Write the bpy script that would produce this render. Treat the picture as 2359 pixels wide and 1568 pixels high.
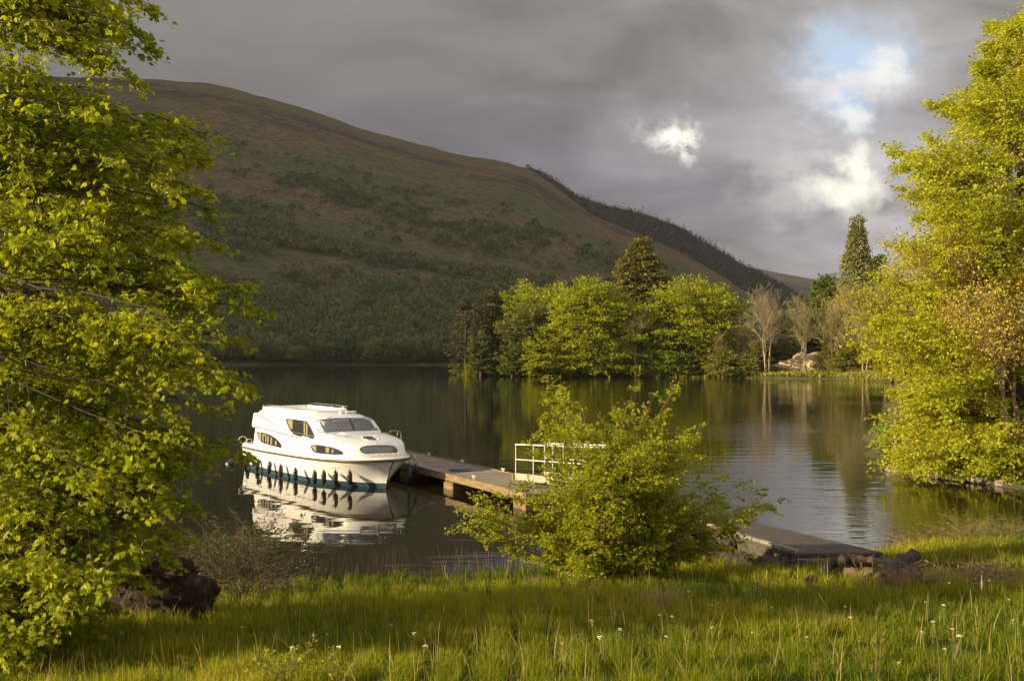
import bpy, math, random
import numpy as np
from mathutils import Vector, Matrix, noise as mnoise
from mathutils.bvhtree import BVHTree

for o in list(bpy.data.objects): bpy.data.objects.remove(o)
SC = bpy.context.scene
COL = SC.collection
# ------------------------------------------------------------------ camera
EYE = 5.1
cam_d = bpy.data.cameras.new('camera'); cam = bpy.data.objects.new('camera', cam_d); COL.objects.link(cam)
cam_d.lens = 35.0; cam_d.sensor_width = 36.0; cam_d.shift_y = 32/2358
cam_d.clip_start = 0.1; cam_d.clip_end = 20000
cam.location = (0, 0, EYE); cam.rotation_euler = (math.radians(90), 0, 0)
SC.camera = cam
# ------------------------------------------------------------------ sun, sky, exposure
SUN_EL = math.radians(14.5)
sx, sy = -0.97, -0.243
SUN = Vector((sx*math.cos(SUN_EL), sy*math.cos(SUN_EL), math.sin(SUN_EL))).normalized()
sd = bpy.data.lights.new('sun', 'SUN'); sun = bpy.data.objects.new('sun', sd); COL.objects.link(sun)
sd.energy = 5.0; sd.angle = math.radians(0.6); sd.color = (1.0, 0.81, 0.48)
sun.rotation_euler = (-SUN).to_track_quat('-Z', 'Y').to_euler()
sun.location = (-60, -15, 40)
SC.view_settings.view_transform = 'Standard'; SC.view_settings.look = 'None'
SC.view_settings.exposure = 1.0; SC.view_settings.gamma = 1.0
world = bpy.data.worlds.new("World"); SC.world = world; world.use_nodes = True

class NT:
    """tiny helper for building node trees"""
    def __init__(s, nt): s.nt = nt; s.n = nt.nodes; s.l = nt.links
    def new(s, t, **k):
        nd = s.n.new(t)
        for a, b in k.items(): setattr(nd, a, b)
        return nd
    def put(s, sock, v):
        if isinstance(v, bpy.types.NodeSocket): s.l.new(v, sock)
        elif v is not None:
            if isinstance(v, (tuple, list)) and sock.type == 'RGBA' and len(v) == 3: v = (*v, 1)
            sock.default_value = v
    def m(s, op, a, b=None, c=None, clamp=False):
        nd = s.new('ShaderNodeMath', operation=op); nd.use_clamp = clamp
        for i, v in enumerate((a, b, c)):
            if v is not None: s.put(nd.inputs[i], v)
        return nd.outputs[0]
    def vm(s, op, a, b=None):
        nd = s.new('ShaderNodeVectorMath', operation=op); s.put(nd.inputs[0], a)
        if b is not None: s.put(nd.inputs[1], b)
        return nd.outputs['Vector']
    def comb(s, x, y, z):
        nd = s.new('ShaderNodeCombineXYZ')
        for i, v in enumerate((x, y, z)): s.put(nd.inputs[i], v)
        return nd.outputs[0]
    def noise(s, vec, scale, detail=4, rough=.55, dist=0.0):
        nd = s.new('ShaderNodeTexNoise'); s.put(nd.inputs['Vector'], vec)
        nd.inputs['Scale'].default_value = scale; nd.inputs['Detail'].default_value = detail
        nd.inputs['Roughness'].default_value = rough; nd.inputs['Distortion'].default_value = dist
        return nd.outputs['Fac']
    def ramp(s, fac, stops):
        nd = s.new('ShaderNodeValToRGB'); s.put(nd.inputs[0], fac); e = nd.color_ramp.elements
        while len(e) < len(stops): e.new(0.5)
        for i, (p, c) in enumerate(stops):
            e[i].position = p; e[i].color = (*c, 1) if isinstance(c, tuple) else (c, c, c, 1)
        return nd.outputs[0]
    def mix(s, f, a, b, mode='MIX'):
        nd = s.new('ShaderNodeMix', data_type='RGBA', blend_type=mode)
        s.put(nd.inputs[0], f); s.put(nd.inputs[6], a); s.put(nd.inputs[7], b)
        return nd.outputs[2]
    def maprange(s, v, a, b, c=0.0, d=1.0, smooth=True):
        nd = s.new('ShaderNodeMapRange'); nd.interpolation_type = 'SMOOTHSTEP' if smooth else 'LINEAR'
        for i, x in enumerate((v, a, b, c, d)): s.put(nd.inputs[i], x)
        return nd.outputs[0]

def build_world():
    t = NT(world.node_tree); t.n.clear()
    out = t.new('ShaderNodeOutputWorld'); bg = t.new('ShaderNodeBackground'); bg.inputs[1].default_value = 0.1
    tc = t.new('ShaderNodeTexCoord'); d = tc.outputs['Generated']
    sp = t.new('ShaderNodeSeparateXYZ'); t.put(sp.inputs[0], d)
    x, y, z = sp.outputs
    sky = t.new('ShaderNodeTexSky', sky_type='NISHITA'); sky.sun_disc = False
    sky.sun_elevation = SUN_EL; sky.sun_rotation = math.atan2(sx, sy) % (2*math.pi)
    # cloud deck seen in perspective
    zz = t.m('ADD', t.m('MAXIMUM', z, 0.0), 0.16)
    cu = t.m('DIVIDE', x, zz); cv = t.m('DIVIDE', y, zz)
    cp = t.comb(cu, cv, z)
    n1 = t.noise(cp, 0.9, 5, .5, .5); n2 = t.noise(cp, 2.8, 6, .55, .3)
    yy = t.m('MAXIMUM', y, 0.05)
    ax = t.m('DIVIDE', x, yy); az = t.m('DIVIDE', z, yy)     # tangent of bearing / height ahead
    ahead = t.maprange(y, 0.1, 0.6)
    # slow brightness of the cloud deck: darker belt over the hill, lighter to the right and low down
    right = t.maprange(ax, -0.25, 0.42)
    low = t.maprange(az, 0.02, 0.17, 1.0, 0.0)
    high = t.maprange(az, 0.17, 0.36)
    b = t.m('ADD', t.m('MULTIPLY', right, 0.075), 0.092)
    b = t.m('ADD', b, t.m('MULTIPLY', t.m('MULTIPLY', low, right), 0.10))
    b = t.m('ADD', b, t.m('MULTIPLY', high, t.m('SUBTRACT', 0.055, t.m('MULTIPLY', right, 0.055))))
    nn = t.m('ADD', t.m('MULTIPLY', t.m('SUBTRACT', n1, 0.5), 0.42), t.m('MULTIPLY', t.m('SUBTRACT', n2, 0.5), 0.30))
    fr = t.m('MULTIPLY_ADD', right, 0.8, 0.45)
    b = t.m('MULTIPLY', b, t.m('ADD', 1.0, t.m('MULTIPLY', t.m('MULTIPLY', nn, fr), 1.9)))
    b = t.m('MULTIPLY', b, 0.86)
    # behind and overhead the deck is thinner and brighter
    b = t.m('ADD', t.m('MULTIPLY', b, ahead), t.m('MULTIPLY', t.m('SUBTRACT', 1.0, ahead), t.m('ADD', 0.42, t.m('MULTIPLY', nn, 0.4))))
    tex = t.noise(t.comb(t.m('MULTIPLY', ax, 5.0), t.m('MULTIPLY', az, 15.0), 0.0), 1.0, 7, .55, .6)
    b = t.m('MULTIPLY', b, t.m('ADD', 1.0, t.m('MULTIPLY', t.m('MULTIPLY', t.m('SUBTRACT', tex, 0.5), t.m('MULTIPLY_ADD', right, .80, .20)), 2.4)))
    b = t.m('MAXIMUM', b, 0.05)
    warm = t.mix(high, (0.99, 0.97, 1.06), (1.05, 0.985, 0.93))
    cloud = t.mix(1.0, warm, t.comb(b, b, b), 'MULTIPLY')
    # breaks in the cloud
    pl = t.comb(ax, az, 0.0)
    wob = t.new('ShaderNodeTexNoise'); t.put(wob.inputs['Vector'], pl); wob.inputs['Scale'].default_value = 16
    wob.inputs['Detail'].default_value = 6; wob.inputs['Roughness'].default_value = .62
    wo = t.vm('MULTIPLY', t.vm('SUBTRACT', wob.outputs['Color'], (0.5, 0.5, 0.5)), (0.085, 0.060, 0.0))
    q = t.vm('ADD', pl, wo); n3 = t.noise(pl, 42, 5, .65, .4); n4 = t.noise(t.vm('MULTIPLY', pl, (1, 1.6, 1)), 13, 5, .6)
    def blob(cx, cz, rx, rz, hard=1.0, brk=0.0, raw=False):
        v = t.vm('DIVIDE', t.vm('SUBTRACT', pl if raw else q, (cx, cz, 0)), (rx, rz, 1.0))
        ln = t.new('ShaderNodeVectorMath', operation='LENGTH'); t.put(ln.inputs[0], v)
        r_ = ln.outputs['Value']
        if brk: r_ = t.m('ADD', r_, t.m('MULTIPLY', t.m('SUBTRACT', n3, .5), brk))
        return t.m('MULTIPLY', t.maprange(r_, 1.0+hard, max(1.0-hard, 0.0), 0.0, 1.0), ahead)
    mul = lambda a, b_: t.m('MULTIPLY', a, b_)
    c10 = t.mix(1.0, cloud, (10, 10, 10), 'MULTIPLY')
    c10 = t.mix(mul(blob(.345, .272, .100, .090, .99), .40), c10, (4.5, 4.4, 4.55))
    c10 = t.mix(mul(mul(blob(.345, .172, .095, .040, .98), t.maprange(n4, .38, .62)), .55), c10, (5.0, 4.7, 4.4))
    gap = t.m('MAXIMUM', blob(.345, .292, .056, .040, .70, .5), blob(.332, .255, .024, .028, .8, .5))
    skyc = t.mix(0.06, (2.9, 3.75, 4.8), sky.outputs[0])
    skyc = t.mix(t.maprange(n4, .47, .60), skyc, (4.4, 4.35, 4.5))
    c10 = t.mix(mul(gap, .92), c10, skyc)
    c10 = t.mix(mul(t.m('MAXIMUM', blob(.336, .234, .017, .011, .8, 1.2), blob(.378, .286, .016, .018, .9, 1.5)), .8), c10, (5.1, 5.0, 4.7))
    c10 = t.mix(mul(blob(.158, .221, .060, .042, .98), .28), c10, (4.3, 4.15, 4.2))
    cres = t.m('MAXIMUM', blob(.152, .223, .022, .014, .75, 1.6), blob(.172, .219, .010, .020, .8, 1.6))
    c10 = t.mix(mul(cres, t.maprange(n3, .34, .56)), c10, (6.8, 6.5, 5.7))
    c10 = t.mix(mul(t.m('MAXIMUM', blob(.341, .182, .014, .026, .85, 1.2), blob(.338, .165, .030, .012, .9, 1.0)), .9), c10, (6.4, 6.0, 5.2))
    t.l.new(c10, bg.inputs[0]); t.l.new(bg.outputs[0], out.inputs[0])
build_world()

# ------------------------------------------------------------------ helpers
F = 2293.0; CX = 1179.0; HY = 816.0
def at(px, py, D): return np.array([(px-CX)/F*D, D, EYE-(py-HY)/F*D])
def on_z(px, py, z):
    D = (EYE-z)*F/(py-HY); return np.array([(px-CX)/F*D, D, z])
def tag(o, label=None, cat=None, group=None, kind=None):
    for k, v in (('label', label), ('category', cat), ('group', group), ('kind', kind)):
        if v: o[k] = v
    return o
def empty(name, loc=(0, 0, 0)):
    e = bpy.data.objects.new(name, None); e.location = loc; e.empty_display_size = .3; COL.objects.link(e); return e
def npmesh(name, V, faces, mat=None, parent=None, smooth=False, attrs=None):
    """faces: list of int arrays (n,k)"""
    me = bpy.data.meshes.new(name)
    V = np.asarray(V, dtype=np.float32)
    if not isinstance(faces, (list, tuple)): faces = [faces]
    faces = [np.asarray(f, dtype=np.int32) for f in faces if len(f)]
    loops = np.concatenate([f.ravel() for f in faces]); tot = np.concatenate([np.full(len(f), f.shape[1], np.int32) for f in faces])
    st = np.concatenate([[0], np.cumsum(tot)[:-1]]).astype(np.int32)
    me.vertices.add(len(V)); me.vertices.foreach_set('co', V.ravel())
    me.loops.add(len(loops)); me.loops.foreach_set('vertex_index', loops)
    me.polygons.add(len(tot)); me.polygons.foreach_set('loop_start', st); me.polygons.foreach_set('loop_total', tot)
    me.polygons.foreach_set('use_smooth', np.full(len(tot), bool(smooth)))
    for k, a in (attrs or {}).items():
        at_ = me.attributes.new(k, 'FLOAT', 'POINT'); at_.data.foreach_set('value', np.asarray(a, dtype=np.float32))
    me.update(calc_edges=True); me.validate()
    if mat: me.materials.append(mat)
    o = bpy.data.objects.new(name, me); COL.objects.link(o)
    if parent: attach(o, parent)
    return o
def attach(o, parent):
    o.parent = parent; o.matrix_parent_inverse = Matrix.Translation(-Vector(parent.location)) if parent.parent is None else Matrix()
    # geometry is written in world coordinates
def unit(v): return v/np.maximum(np.linalg.norm(v, axis=-1, keepdims=True), 1e-9)
def segs_mesh(name, P0, P1, R0, R1, mat, parent=None, k=4):
    P0, P1 = np.atleast_2d(P0), np.atleast_2d(P1); n = len(P0)
    R0 = np.broadcast_to(R0, n); R1 = np.broadcast_to(R1, n)
    d = unit(P1-P0); ref = np.where(np.abs(d[:, 2:3]) > .9, np.array([[1., 0, 0]]), np.array([[0, 0, 1.]]))
    a = unit(np.cross(d, ref)); b = np.cross(d, a)
    th = np.arange(k)/k*2*np.pi
    ring = a[:, None]*np.cos(th)[None, :, None]+b[:, None]*np.sin(th)[None, :, None]
    V = np.concatenate([P0[:, None]+ring*R0[:, None, None], P1[:, None]+ring*R1[:, None, None]], 1).reshape(-1, 3)
    i = np.arange(k); j = (i+1) % k
    q = np.stack([i, j, j+k, i+k], 1); fs = (q[None]+(np.arange(n)*2*k)[:, None, None]).reshape(-1, 4)
    return npmesh(name, V, [fs], mat, parent, smooth=k > 4)
def tube(name, pts, r, mat, parent=None, k=8, closed=False, cap=True):
    """smooth tube along a polyline; r scalar or list"""
    pts = np.asarray(pts, float); n = len(pts); r = np.broadcast_to(r, n).astype(float)
    if closed: tg = np.roll(pts, -1, 0)-np.roll(pts, 1, 0)
    else: tg = np.gradient(pts, axis=0)
    tg = unit(tg); ref = np.array([0, 0, 1.]) if abs(tg[0][2]) < .9 else np.array([1., 0, 0])
    a = unit(np.cross(tg[0], ref)); A = []
    for t_ in tg:
        a = a-t_*np.dot(a, t_); a = a/max(np.linalg.norm(a), 1e-9); A.append(a)
    A = np.array(A); B = np.cross(tg, A); th = np.arange(k)/k*2*np.pi
    V = (pts[:, None]+(A[:, None]*np.cos(th)[None, :, None]+B[:, None]*np.sin(th)[None, :, None])*r[:, None, None]).reshape(-1, 3)
    i = np.arange(k); j = (i+1) % k; q = np.stack([i, j, j+k, i+k], 1)
    m = n if closed else n-1
    fs = np.concatenate([(q+s*k) % (n*k) for s in range(m)])
    if closed: fs = np.concatenate([np.where(q >= k, q-k, q+(n-1)*k) if s == n-1 else q+s*k for s in range(n)])
    F_ = [fs]
    if cap and not closed: F_.append(np.array([list(range(k))[::-1], [x+(n-1)*k for x in range(k)]]))
    return npmesh(name, V, F_, mat, parent, smooth=True)
class MB:
    """collects plain shapes into one mesh"""
    def __init__(s): s.v = []; s.f = []
    def box(s, c, ax, ay, az, hx, hy, hz):
        c, ax, ay, az = map(np.asarray, (c, ax, ay, az)); n = len(s.v)
        for i in (-1, 1):
            for j in (-1, 1):
                for k in (-1, 1): s.v.append(c+ax*hx*i+ay*hy*j+az*hz*k)
        for f in ((0, 1, 3, 2), (4, 6, 7, 5), (0, 4, 5, 1), (2, 3, 7, 6), (0, 2, 6, 4), (1, 5, 7, 3)): s.f.append([n+i for i in f])
    def bar(s, a, b, w, h=None, up=(0, 0, 1)):
        a, b = np.asarray(a, float), np.asarray(b, float); d = unit(b-a); x = unit(np.cross(d, np.asarray(up, float))); z = np.cross(x, d)
        s.box((a+b)/2, d, x, z, np.linalg.norm(b-a)/2, w/2, (h or w)/2)
    def build(s, name, mat, parent=None, bevel=0, smooth=False):
        o = npmesh(name, np.array(s.v), [np.array(s.f)], mat, parent, smooth)
        if bevel:
            m = o.modifiers.new('bevel', 'BEVEL'); m.width = bevel; m.segments = 2; m.limit_method = 'ANGLE'
        return o
def poly_prism(name, pts2, z0, z1, mat, parent=None, bevel=0):
    n = len(pts2); V = [(*p, z0) for p in pts2]+[(*p, z1) for p in pts2]
    me = bpy.data.meshes.new(name)
    fs = [list(range(n))[::-1], list(range(n, 2*n))]+[[i, (i+1) % n, (i+1) % n+n, i+n] for i in range(n)]
    me.from_pydata([tuple(map(float, v)) for v in V], [], fs); me.materials.append(mat)
    o = bpy.data.objects.new(name, me); COL.objects.link(o)
    if parent: attach(o, parent)
    if bevel:
        m = o.modifiers.new('bevel', 'BEVEL'); m.width = bevel; m.segments = 2
    return o
def fbm(X, Y, s, oct=4, seed=0.0):
    """numpy value noise, fractal, about -1..1"""
    X = np.asarray(X, float)*s+seed*17.3; Y = np.asarray(Y, float)*s-seed*9.1; out = 0; a = 1.0; tot = 0
    def h(i, j): v = np.sin(i*127.1+j*311.7+seed*3.3)*43758.5453; return (v-np.floor(v))*2-1
    for o_ in range(oct):
        xi, yi = np.floor(X), np.floor(Y); fx, fy = X-xi, Y-yi; fx = fx*fx*(3-2*fx); fy = fy*fy*(3-2*fy)
        out = out+a*((h(xi, yi)*(1-fx)+h(xi+1, yi)*fx)*(1-fy)+(h(xi, yi+1)*(1-fx)+h(xi+1, yi+1)*fx)*fy)
        tot += a; a *= .5; X = X*2.03+5.1; Y = Y*2.03+1.7
    return out/tot*1.3
def smoothstep(a, b, x): t_ = np.clip((x-a)/(b-a), 0, 1); return t_*t_*(3-2*t_)

# ------------------------------------------------------------------ materials
def principled(name, color, rough=.6, metal=0.0, spec=.5, coat=0.0):
    m = bpy.data.materials.new(name); m.use_nodes = True; p = m.node_tree.nodes['Principled BSDF']
    p.inputs['Base Color'].default_value = (*color, 1); p.inputs['Roughness'].default_value = rough
    p.inputs['Metallic'].default_value = metal; p.inputs['Specular IOR Level'].default_value = spec
    p.inputs['Coat Weight'].default_value = coat
    return m
def noisy(name, stops, scale, rough=.8, detail=6, bump=0.0, bscale=None, stretch=(1, 1, 1), bdist=.02, spec=.4):
    m = principled(name, (1, 1, 1), rough, spec=spec); t = NT(m.node_tree); p = m.node_tree.nodes['Principled BSDF']
    tc = t.new('ShaderNodeTexCoord'); v = t.vm('MULTIPLY', tc.outputs['Object'], stretch)
    f = t.noise(v, scale, detail, .62); t.l.new(t.ramp(f, stops), p.inputs['Base Color'])
    if bump:
        b = t.new('ShaderNodeBump'); b.inputs['Strength'].default_value = bump; b.inputs['Distance'].default_value = bdist
        t.l.new(t.noise(v, bscale or scale*3, 6, .65), b.inputs['Height']); t.l.new(b.outputs[0], p.inputs['Normal'])
    return m
def leaf_mat(name, ca, cb, trans=.45, rough=.5, cc=None, tcol=None, spec=.3):
    """leaf colour varies leaf by leaf through the 'rnd' attribute"""
    m = bpy.data.materials.new(name); m.use_nodes = True; t = NT(m.node_tree); t.n.clear()
    out = t.new('ShaderNodeOutputMaterial'); a = t.new('ShaderNodeAttribute', attribute_name='rnd')
    st = [(0.0, ca), (0.8, cb)]+([(1.0, cc)] if cc else [])
    c = t.ramp(a.outputs['Fac'], st)
    d = t.new('ShaderNodeBsdfPrincipled'); t.put(d.inputs['Base Color'], c); d.inputs['Roughness'].default_value = rough
    d.inputs['Specular IOR Level'].default_value = spec
    tr = t.new('ShaderNodeBsdfTranslucent'); t.put(tr.inputs[0], t.mix(1.0, c, tcol or (1.0, 1.0, .55), 'MULTIPLY'))
    mx = t.new('ShaderNodeMixShader'); mx.inputs[0].default_value = trans
    t.l.new(d.outputs[0], mx.inputs[1]); t.l.new(tr.outputs[0], mx.inputs[2]); t.l.new(mx.outputs[0], out.inputs[0])
    return m

M = {}
M['bark'] = noisy('bark', [(.3, (.035, .025, .018)), (.7, (.12, .095, .07))], 9, .9, bump=.6, bscale=25, stretch=(1, 1, .25))
M['bark_dark'] = principled('bark_dark', (.055, .042, .028), .9)
M['pale_bark'] = noisy('pale_bark', [(.3, (.16, .13, .09)), (.7, (.42, .36, .27))], 6, .85, stretch=(1, 1, .4))
M['twig'] = principled('twig', (.20, .125, .07), .85)
M['twig_far'] = principled('twig_far', (.29, .235, .125), .9)
M['leaf_maple'] = leaf_mat('leaf_maple', (.17, .23, .007), (.44, .45, .014), .58, .45, cc=(.56, .50, .05))
M['leaf_beech'] = leaf_mat('leaf_beech', (.31, .36, .012), (.575, .57, .030), .58, .5, cc=(.68, .50, .10))
M['leaf_bush'] = leaf_mat('leaf_bush', (.19, .24, .012), (.46, .46, .028), .58, .45, cc=(.50, .46, .06))
M['leaf_birch'] = leaf_mat('leaf_birch', (.42, .34, .06), (.60, .50, .07), .5, .6, cc=(.64, .42, .16))
M['leaf_birch2'] = leaf_mat('leaf_birch2', (.16, .13, .03), (.34, .27, .06), .4, .7, cc=(.36, .22, .09))
M['leaf_far_beech'] = leaf_mat('leaf_far_beech', (.17, .22, .006), (.42, .43, .010), .42, .6)
M['leaf_green'] = leaf_mat('leaf_green', (.07, .13, .012), (.19, .24, .015), .35, .6)
M['leaf_willow'] = leaf_mat('leaf_willow', (.09, .115, .03), (.19, .20, .05), .35, .6)
M['needle_brown'] = leaf_mat('needle_brown', (.036, .044, .014), (.090, .082, .030), .2, .7)
M['needle_gold'] = leaf_mat('needle_gold', (.085, .095, .014), (.23, .20, .035), .25, .7)
M['needle_green'] = leaf_mat('needle_green', (.16, .18, .05), (.32, .31, .10), .3, .7)
M['leaf_dark'] = leaf_mat('leaf_dark', (.03, .05, .01), (.07, .10, .015), .3, .5)
M['hill_leaf'] = leaf_mat('hill_leaf', (.045, .072, .034), (.100, .130, .058), .2, .9, cc=(.13, .115, .06))
M['hill_conifer'] = leaf_mat('hill_conifer', (.018, .025, .017), (.040, .048, .028), .05, .95)
M['hill_wood'] = leaf_mat('hill_wood', (.056, .076, .032), (.155, .160, .062), .2, .9, cc=(.17, .22, .055))
M['grass'] = leaf_mat('grass', (.085, .145, .005), (.34, .33, .012), .50, .5, cc=(.42, .32, .08))
M['grass_bank'] = leaf_mat('grass_bank', (.16, .19, .02), (.30, .27, .04), .4, .6, cc=(.36, .24, .10))
M['straw'] = leaf_mat('straw', (.25, .20, .07), (.42, .33, .14), .35, .7)
M['white_gel'] = principled('white_gel', (.83, .82, .80), .22, spec=.5, coat=.3)
M['white_deck'] = principled('white_deck', (.74, .71, .69), .5)
M['boot_blue'] = principled('boot_blue', (.028, .062, .10), .35)
M['rub_brown'] = principled('rub_brown', (.085, .055, .012), .45)
M['glass_dark'] = principled('glass_dark', (.020, .018, .014), .06, spec=.6)
M['screen_glass'] = principled('screen_glass', (.10, .095, .095), .06, spec=.9, coat=.6)
M['frame_dark'] = principled('frame_dark', (.05, .04, .02), .35)
M['curtain'] = principled('curtain', (.19, .165, .11), .8)
M['bramble'] = principled('bramble', (.085, .058, .038), .9)  # stem brown darkened: the shade over the tangle is put into the colour
M['stripe_red'] = principled('stripe_red', (.34, .03, .012), .5)
M['stripe_grey'] = principled('stripe_grey', (.32, .30, .33), .4)
M['steel'] = principled('steel', (.72, .70, .66), .25, metal=.9)
M['white_paint'] = noisy('white_paint', [(.3, (.50, .47, .41)), (.6, (.78, .76, .71))], 4, .5)
M['fender_black'] = principled('fender_black', (.025, .020, .018), .28, spec=.6)
M['fender_blue'] = principled('fender_blue', (.03, .04, .07), .35)
M['rope'] = principled('rope', (.45, .42, .36), .9)
M['rope_cream'] = principled('rope_cream', (.62, .56, .38), .9)
M['rope_blue'] = principled('rope_blue', (.05, .12, .28), .8)
M['planks'] = None
M['timber_gold'] = noisy('timber_gold', [(.3, (.09, .055, .022)), (.55, (.21, .145, .065)), (.8, (.32, .25, .13))], 2.2, .8, bump=.3, stretch=(1, 1, 3))
M['concrete'] = noisy('concrete', [(.3, (.045, .040, .036)), (.7, (.085, .076, .066))], 3, .9, bump=.2)
M['concrete_pale'] = noisy('concrete_pale', [(.3, (.24, .21, .16)), (.7, (.42, .37, .29))], 4, .85, bump=.2)
M['kerb_stone'] = noisy('kerb_stone', [(.3, (.13, .115, .09)), (.7, (.26, .23, .18))], 5, .9, bump=.3)
M['stone'] = noisy('stone', [(.25, (.10, .08, .06)), (.55, (.26, .21, .16)), (.8, (.38, .33, .26))], 5, .9, bump=.5, bscale=14)
M['rubble'] = noisy('rubble', [(.3, (.022, .018, .013)), (.5, (.075, .060, .043)), (.7, (.14, .115, .085))], 5.5, .95, bump=1.0, bscale=6, bdist=.12)
M['root'] = noisy('root', [(.30, (.012, .008, .005)), (.55, (.050, .030, .018)), (.72, (.12, .075, .045)), (.84, (.38, .30, .22))], 9, .95, bump=1.0, bscale=16, bdist=.06)
M['dark_log'] = noisy('dark_log', [(.3, (.02, .016, .012)), (.62, (.06, .045, .032)), (.8, (.17, .13, .09))], 9, .95, bump=.9, bscale=22, bdist=.03)
M['rust_log'] = noisy('rust_log', [(.3, (.035, .020, .012)), (.55, (.12, .065, .032)), (.8, (.28, .19, .11))], 8, .9, bump=.9, bscale=20, bdist=.03)
M['cut_wood'] = noisy('cut_wood', [(.3, (.07, .040, .022)), (.7, (.21, .13, .075))], 9, .9, bump=.5)
M['brush'] = principled('brush', (.30, .20, .10), .9)
M['sand'] = noisy('sand', [(.3, (.32, .23, .12)), (.5, (.48, .36, .21)), (.7, (.58, .46, .30))], 1.2, .95, bump=.6, bscale=2.5, bdist=.3)
M['post_red'] = principled('post_red', (.75, .08, .02), .5)
M['flower'] = principled('flower', (.72, .70, .50), .8)
M['stem'] = principled('stem', (.22, .24, .05), .8)
M['dock'] = principled('dock', (.28, .11, .04), .8)

def mat_planks():
    m = principled('planks', (1, 1, 1), .85); t = NT(m.node_tree); p = m.node_tree.nodes['Principled BSDF']
    tc = t.new('ShaderNodeTexCoord'); sp = t.new('ShaderNodeSeparateXYZ'); t.put(sp.inputs[0], tc.outputs['Object'])
    x, y = sp.outputs[0], sp.outputs[1]
    al = t.m('ADD', t.m('MULTIPLY', x, .48), t.m('MULTIPLY', y, -.877))      # along the jetty
    k = t.m('DIVIDE', al, .145); fr = t.m('FRACT', k)
    gap = t.maprange(t.m('ABSOLUTE', t.m('SUBTRACT', fr, .5)), .44, .49)
    wn = t.new('ShaderNodeTexWhiteNoise', noise_dimensions='1D'); t.put(wn.inputs['W'], t.m('FLOOR', k))
    n = t.noise(tc.outputs['Object'], 2.5, 5)
    v = t.m('ADD', t.m('MULTIPLY', wn.outputs[0], .5), t.m('MULTIPLY', n, .5))
    c = t.ramp(v, [(.2, (.12, .095, .07)), (.55, (.21, .17, .125)), (.85, (.30, .25, .19))])
    t.l.new(t.mix(gap, c, (.02, .016, .012)), p.inputs['Base Color'])
    return m
M['planks'] = mat_planks()

def mat_water():
    m = principled('lake_water', (.012, .010, .005), .015, spec=.5); t = NT(m.node_tree); p = m.node_tree.nodes['Principled BSDF']
    p.inputs['IOR'].default_value = 1.333; p.inputs['Specular IOR Level'].default_value = .5
    tc = t.new('ShaderNodeTexCoord'); v = tc.outputs['Object']
    n1 = t.noise(t.vm('MULTIPLY', v, (.45, 1.6, 1)), .7, 2, .45)
    n2 = t.noise(t.vm('MULTIPLY', v, (.5, 1.7, 1)), 2.6, 3, .5)
    # patches of breeze: ripples come and go over tens of metres, strongest to the right of the jetty
    patch = t.maprange(t.noise(t.vm('MULTIPLY', v, (.6, 1.2, 1)), .035, 3), .44, .60, .12, 1.0)
    sp = t.new('ShaderNodeSeparateXYZ'); t.put(sp.inputs[0], v)
    side = t.maprange(sp.outputs[0], -2.0, 14.0, .12, 1.0)
    amp = t.m('MULTIPLY', patch, side)
    hgt = t.m('ADD', t.m('MULTIPLY', t.m('MULTIPLY', n1, t.maprange(sp.outputs[0], -6.0, 12.0, .5, .75)), .50), t.m('MULTIPLY', t.m('MULTIPLY', n2, amp), .30))
    b = t.new('ShaderNodeBump'); b.inputs['Strength'].default_value = 1.0; b.inputs['Distance'].default_value = .035
    t.l.new(hgt, b.inputs['Height']); t.l.new(b.outputs[0], p.inputs['Normal'])
    return m
M['water'] = mat_water()

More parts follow.
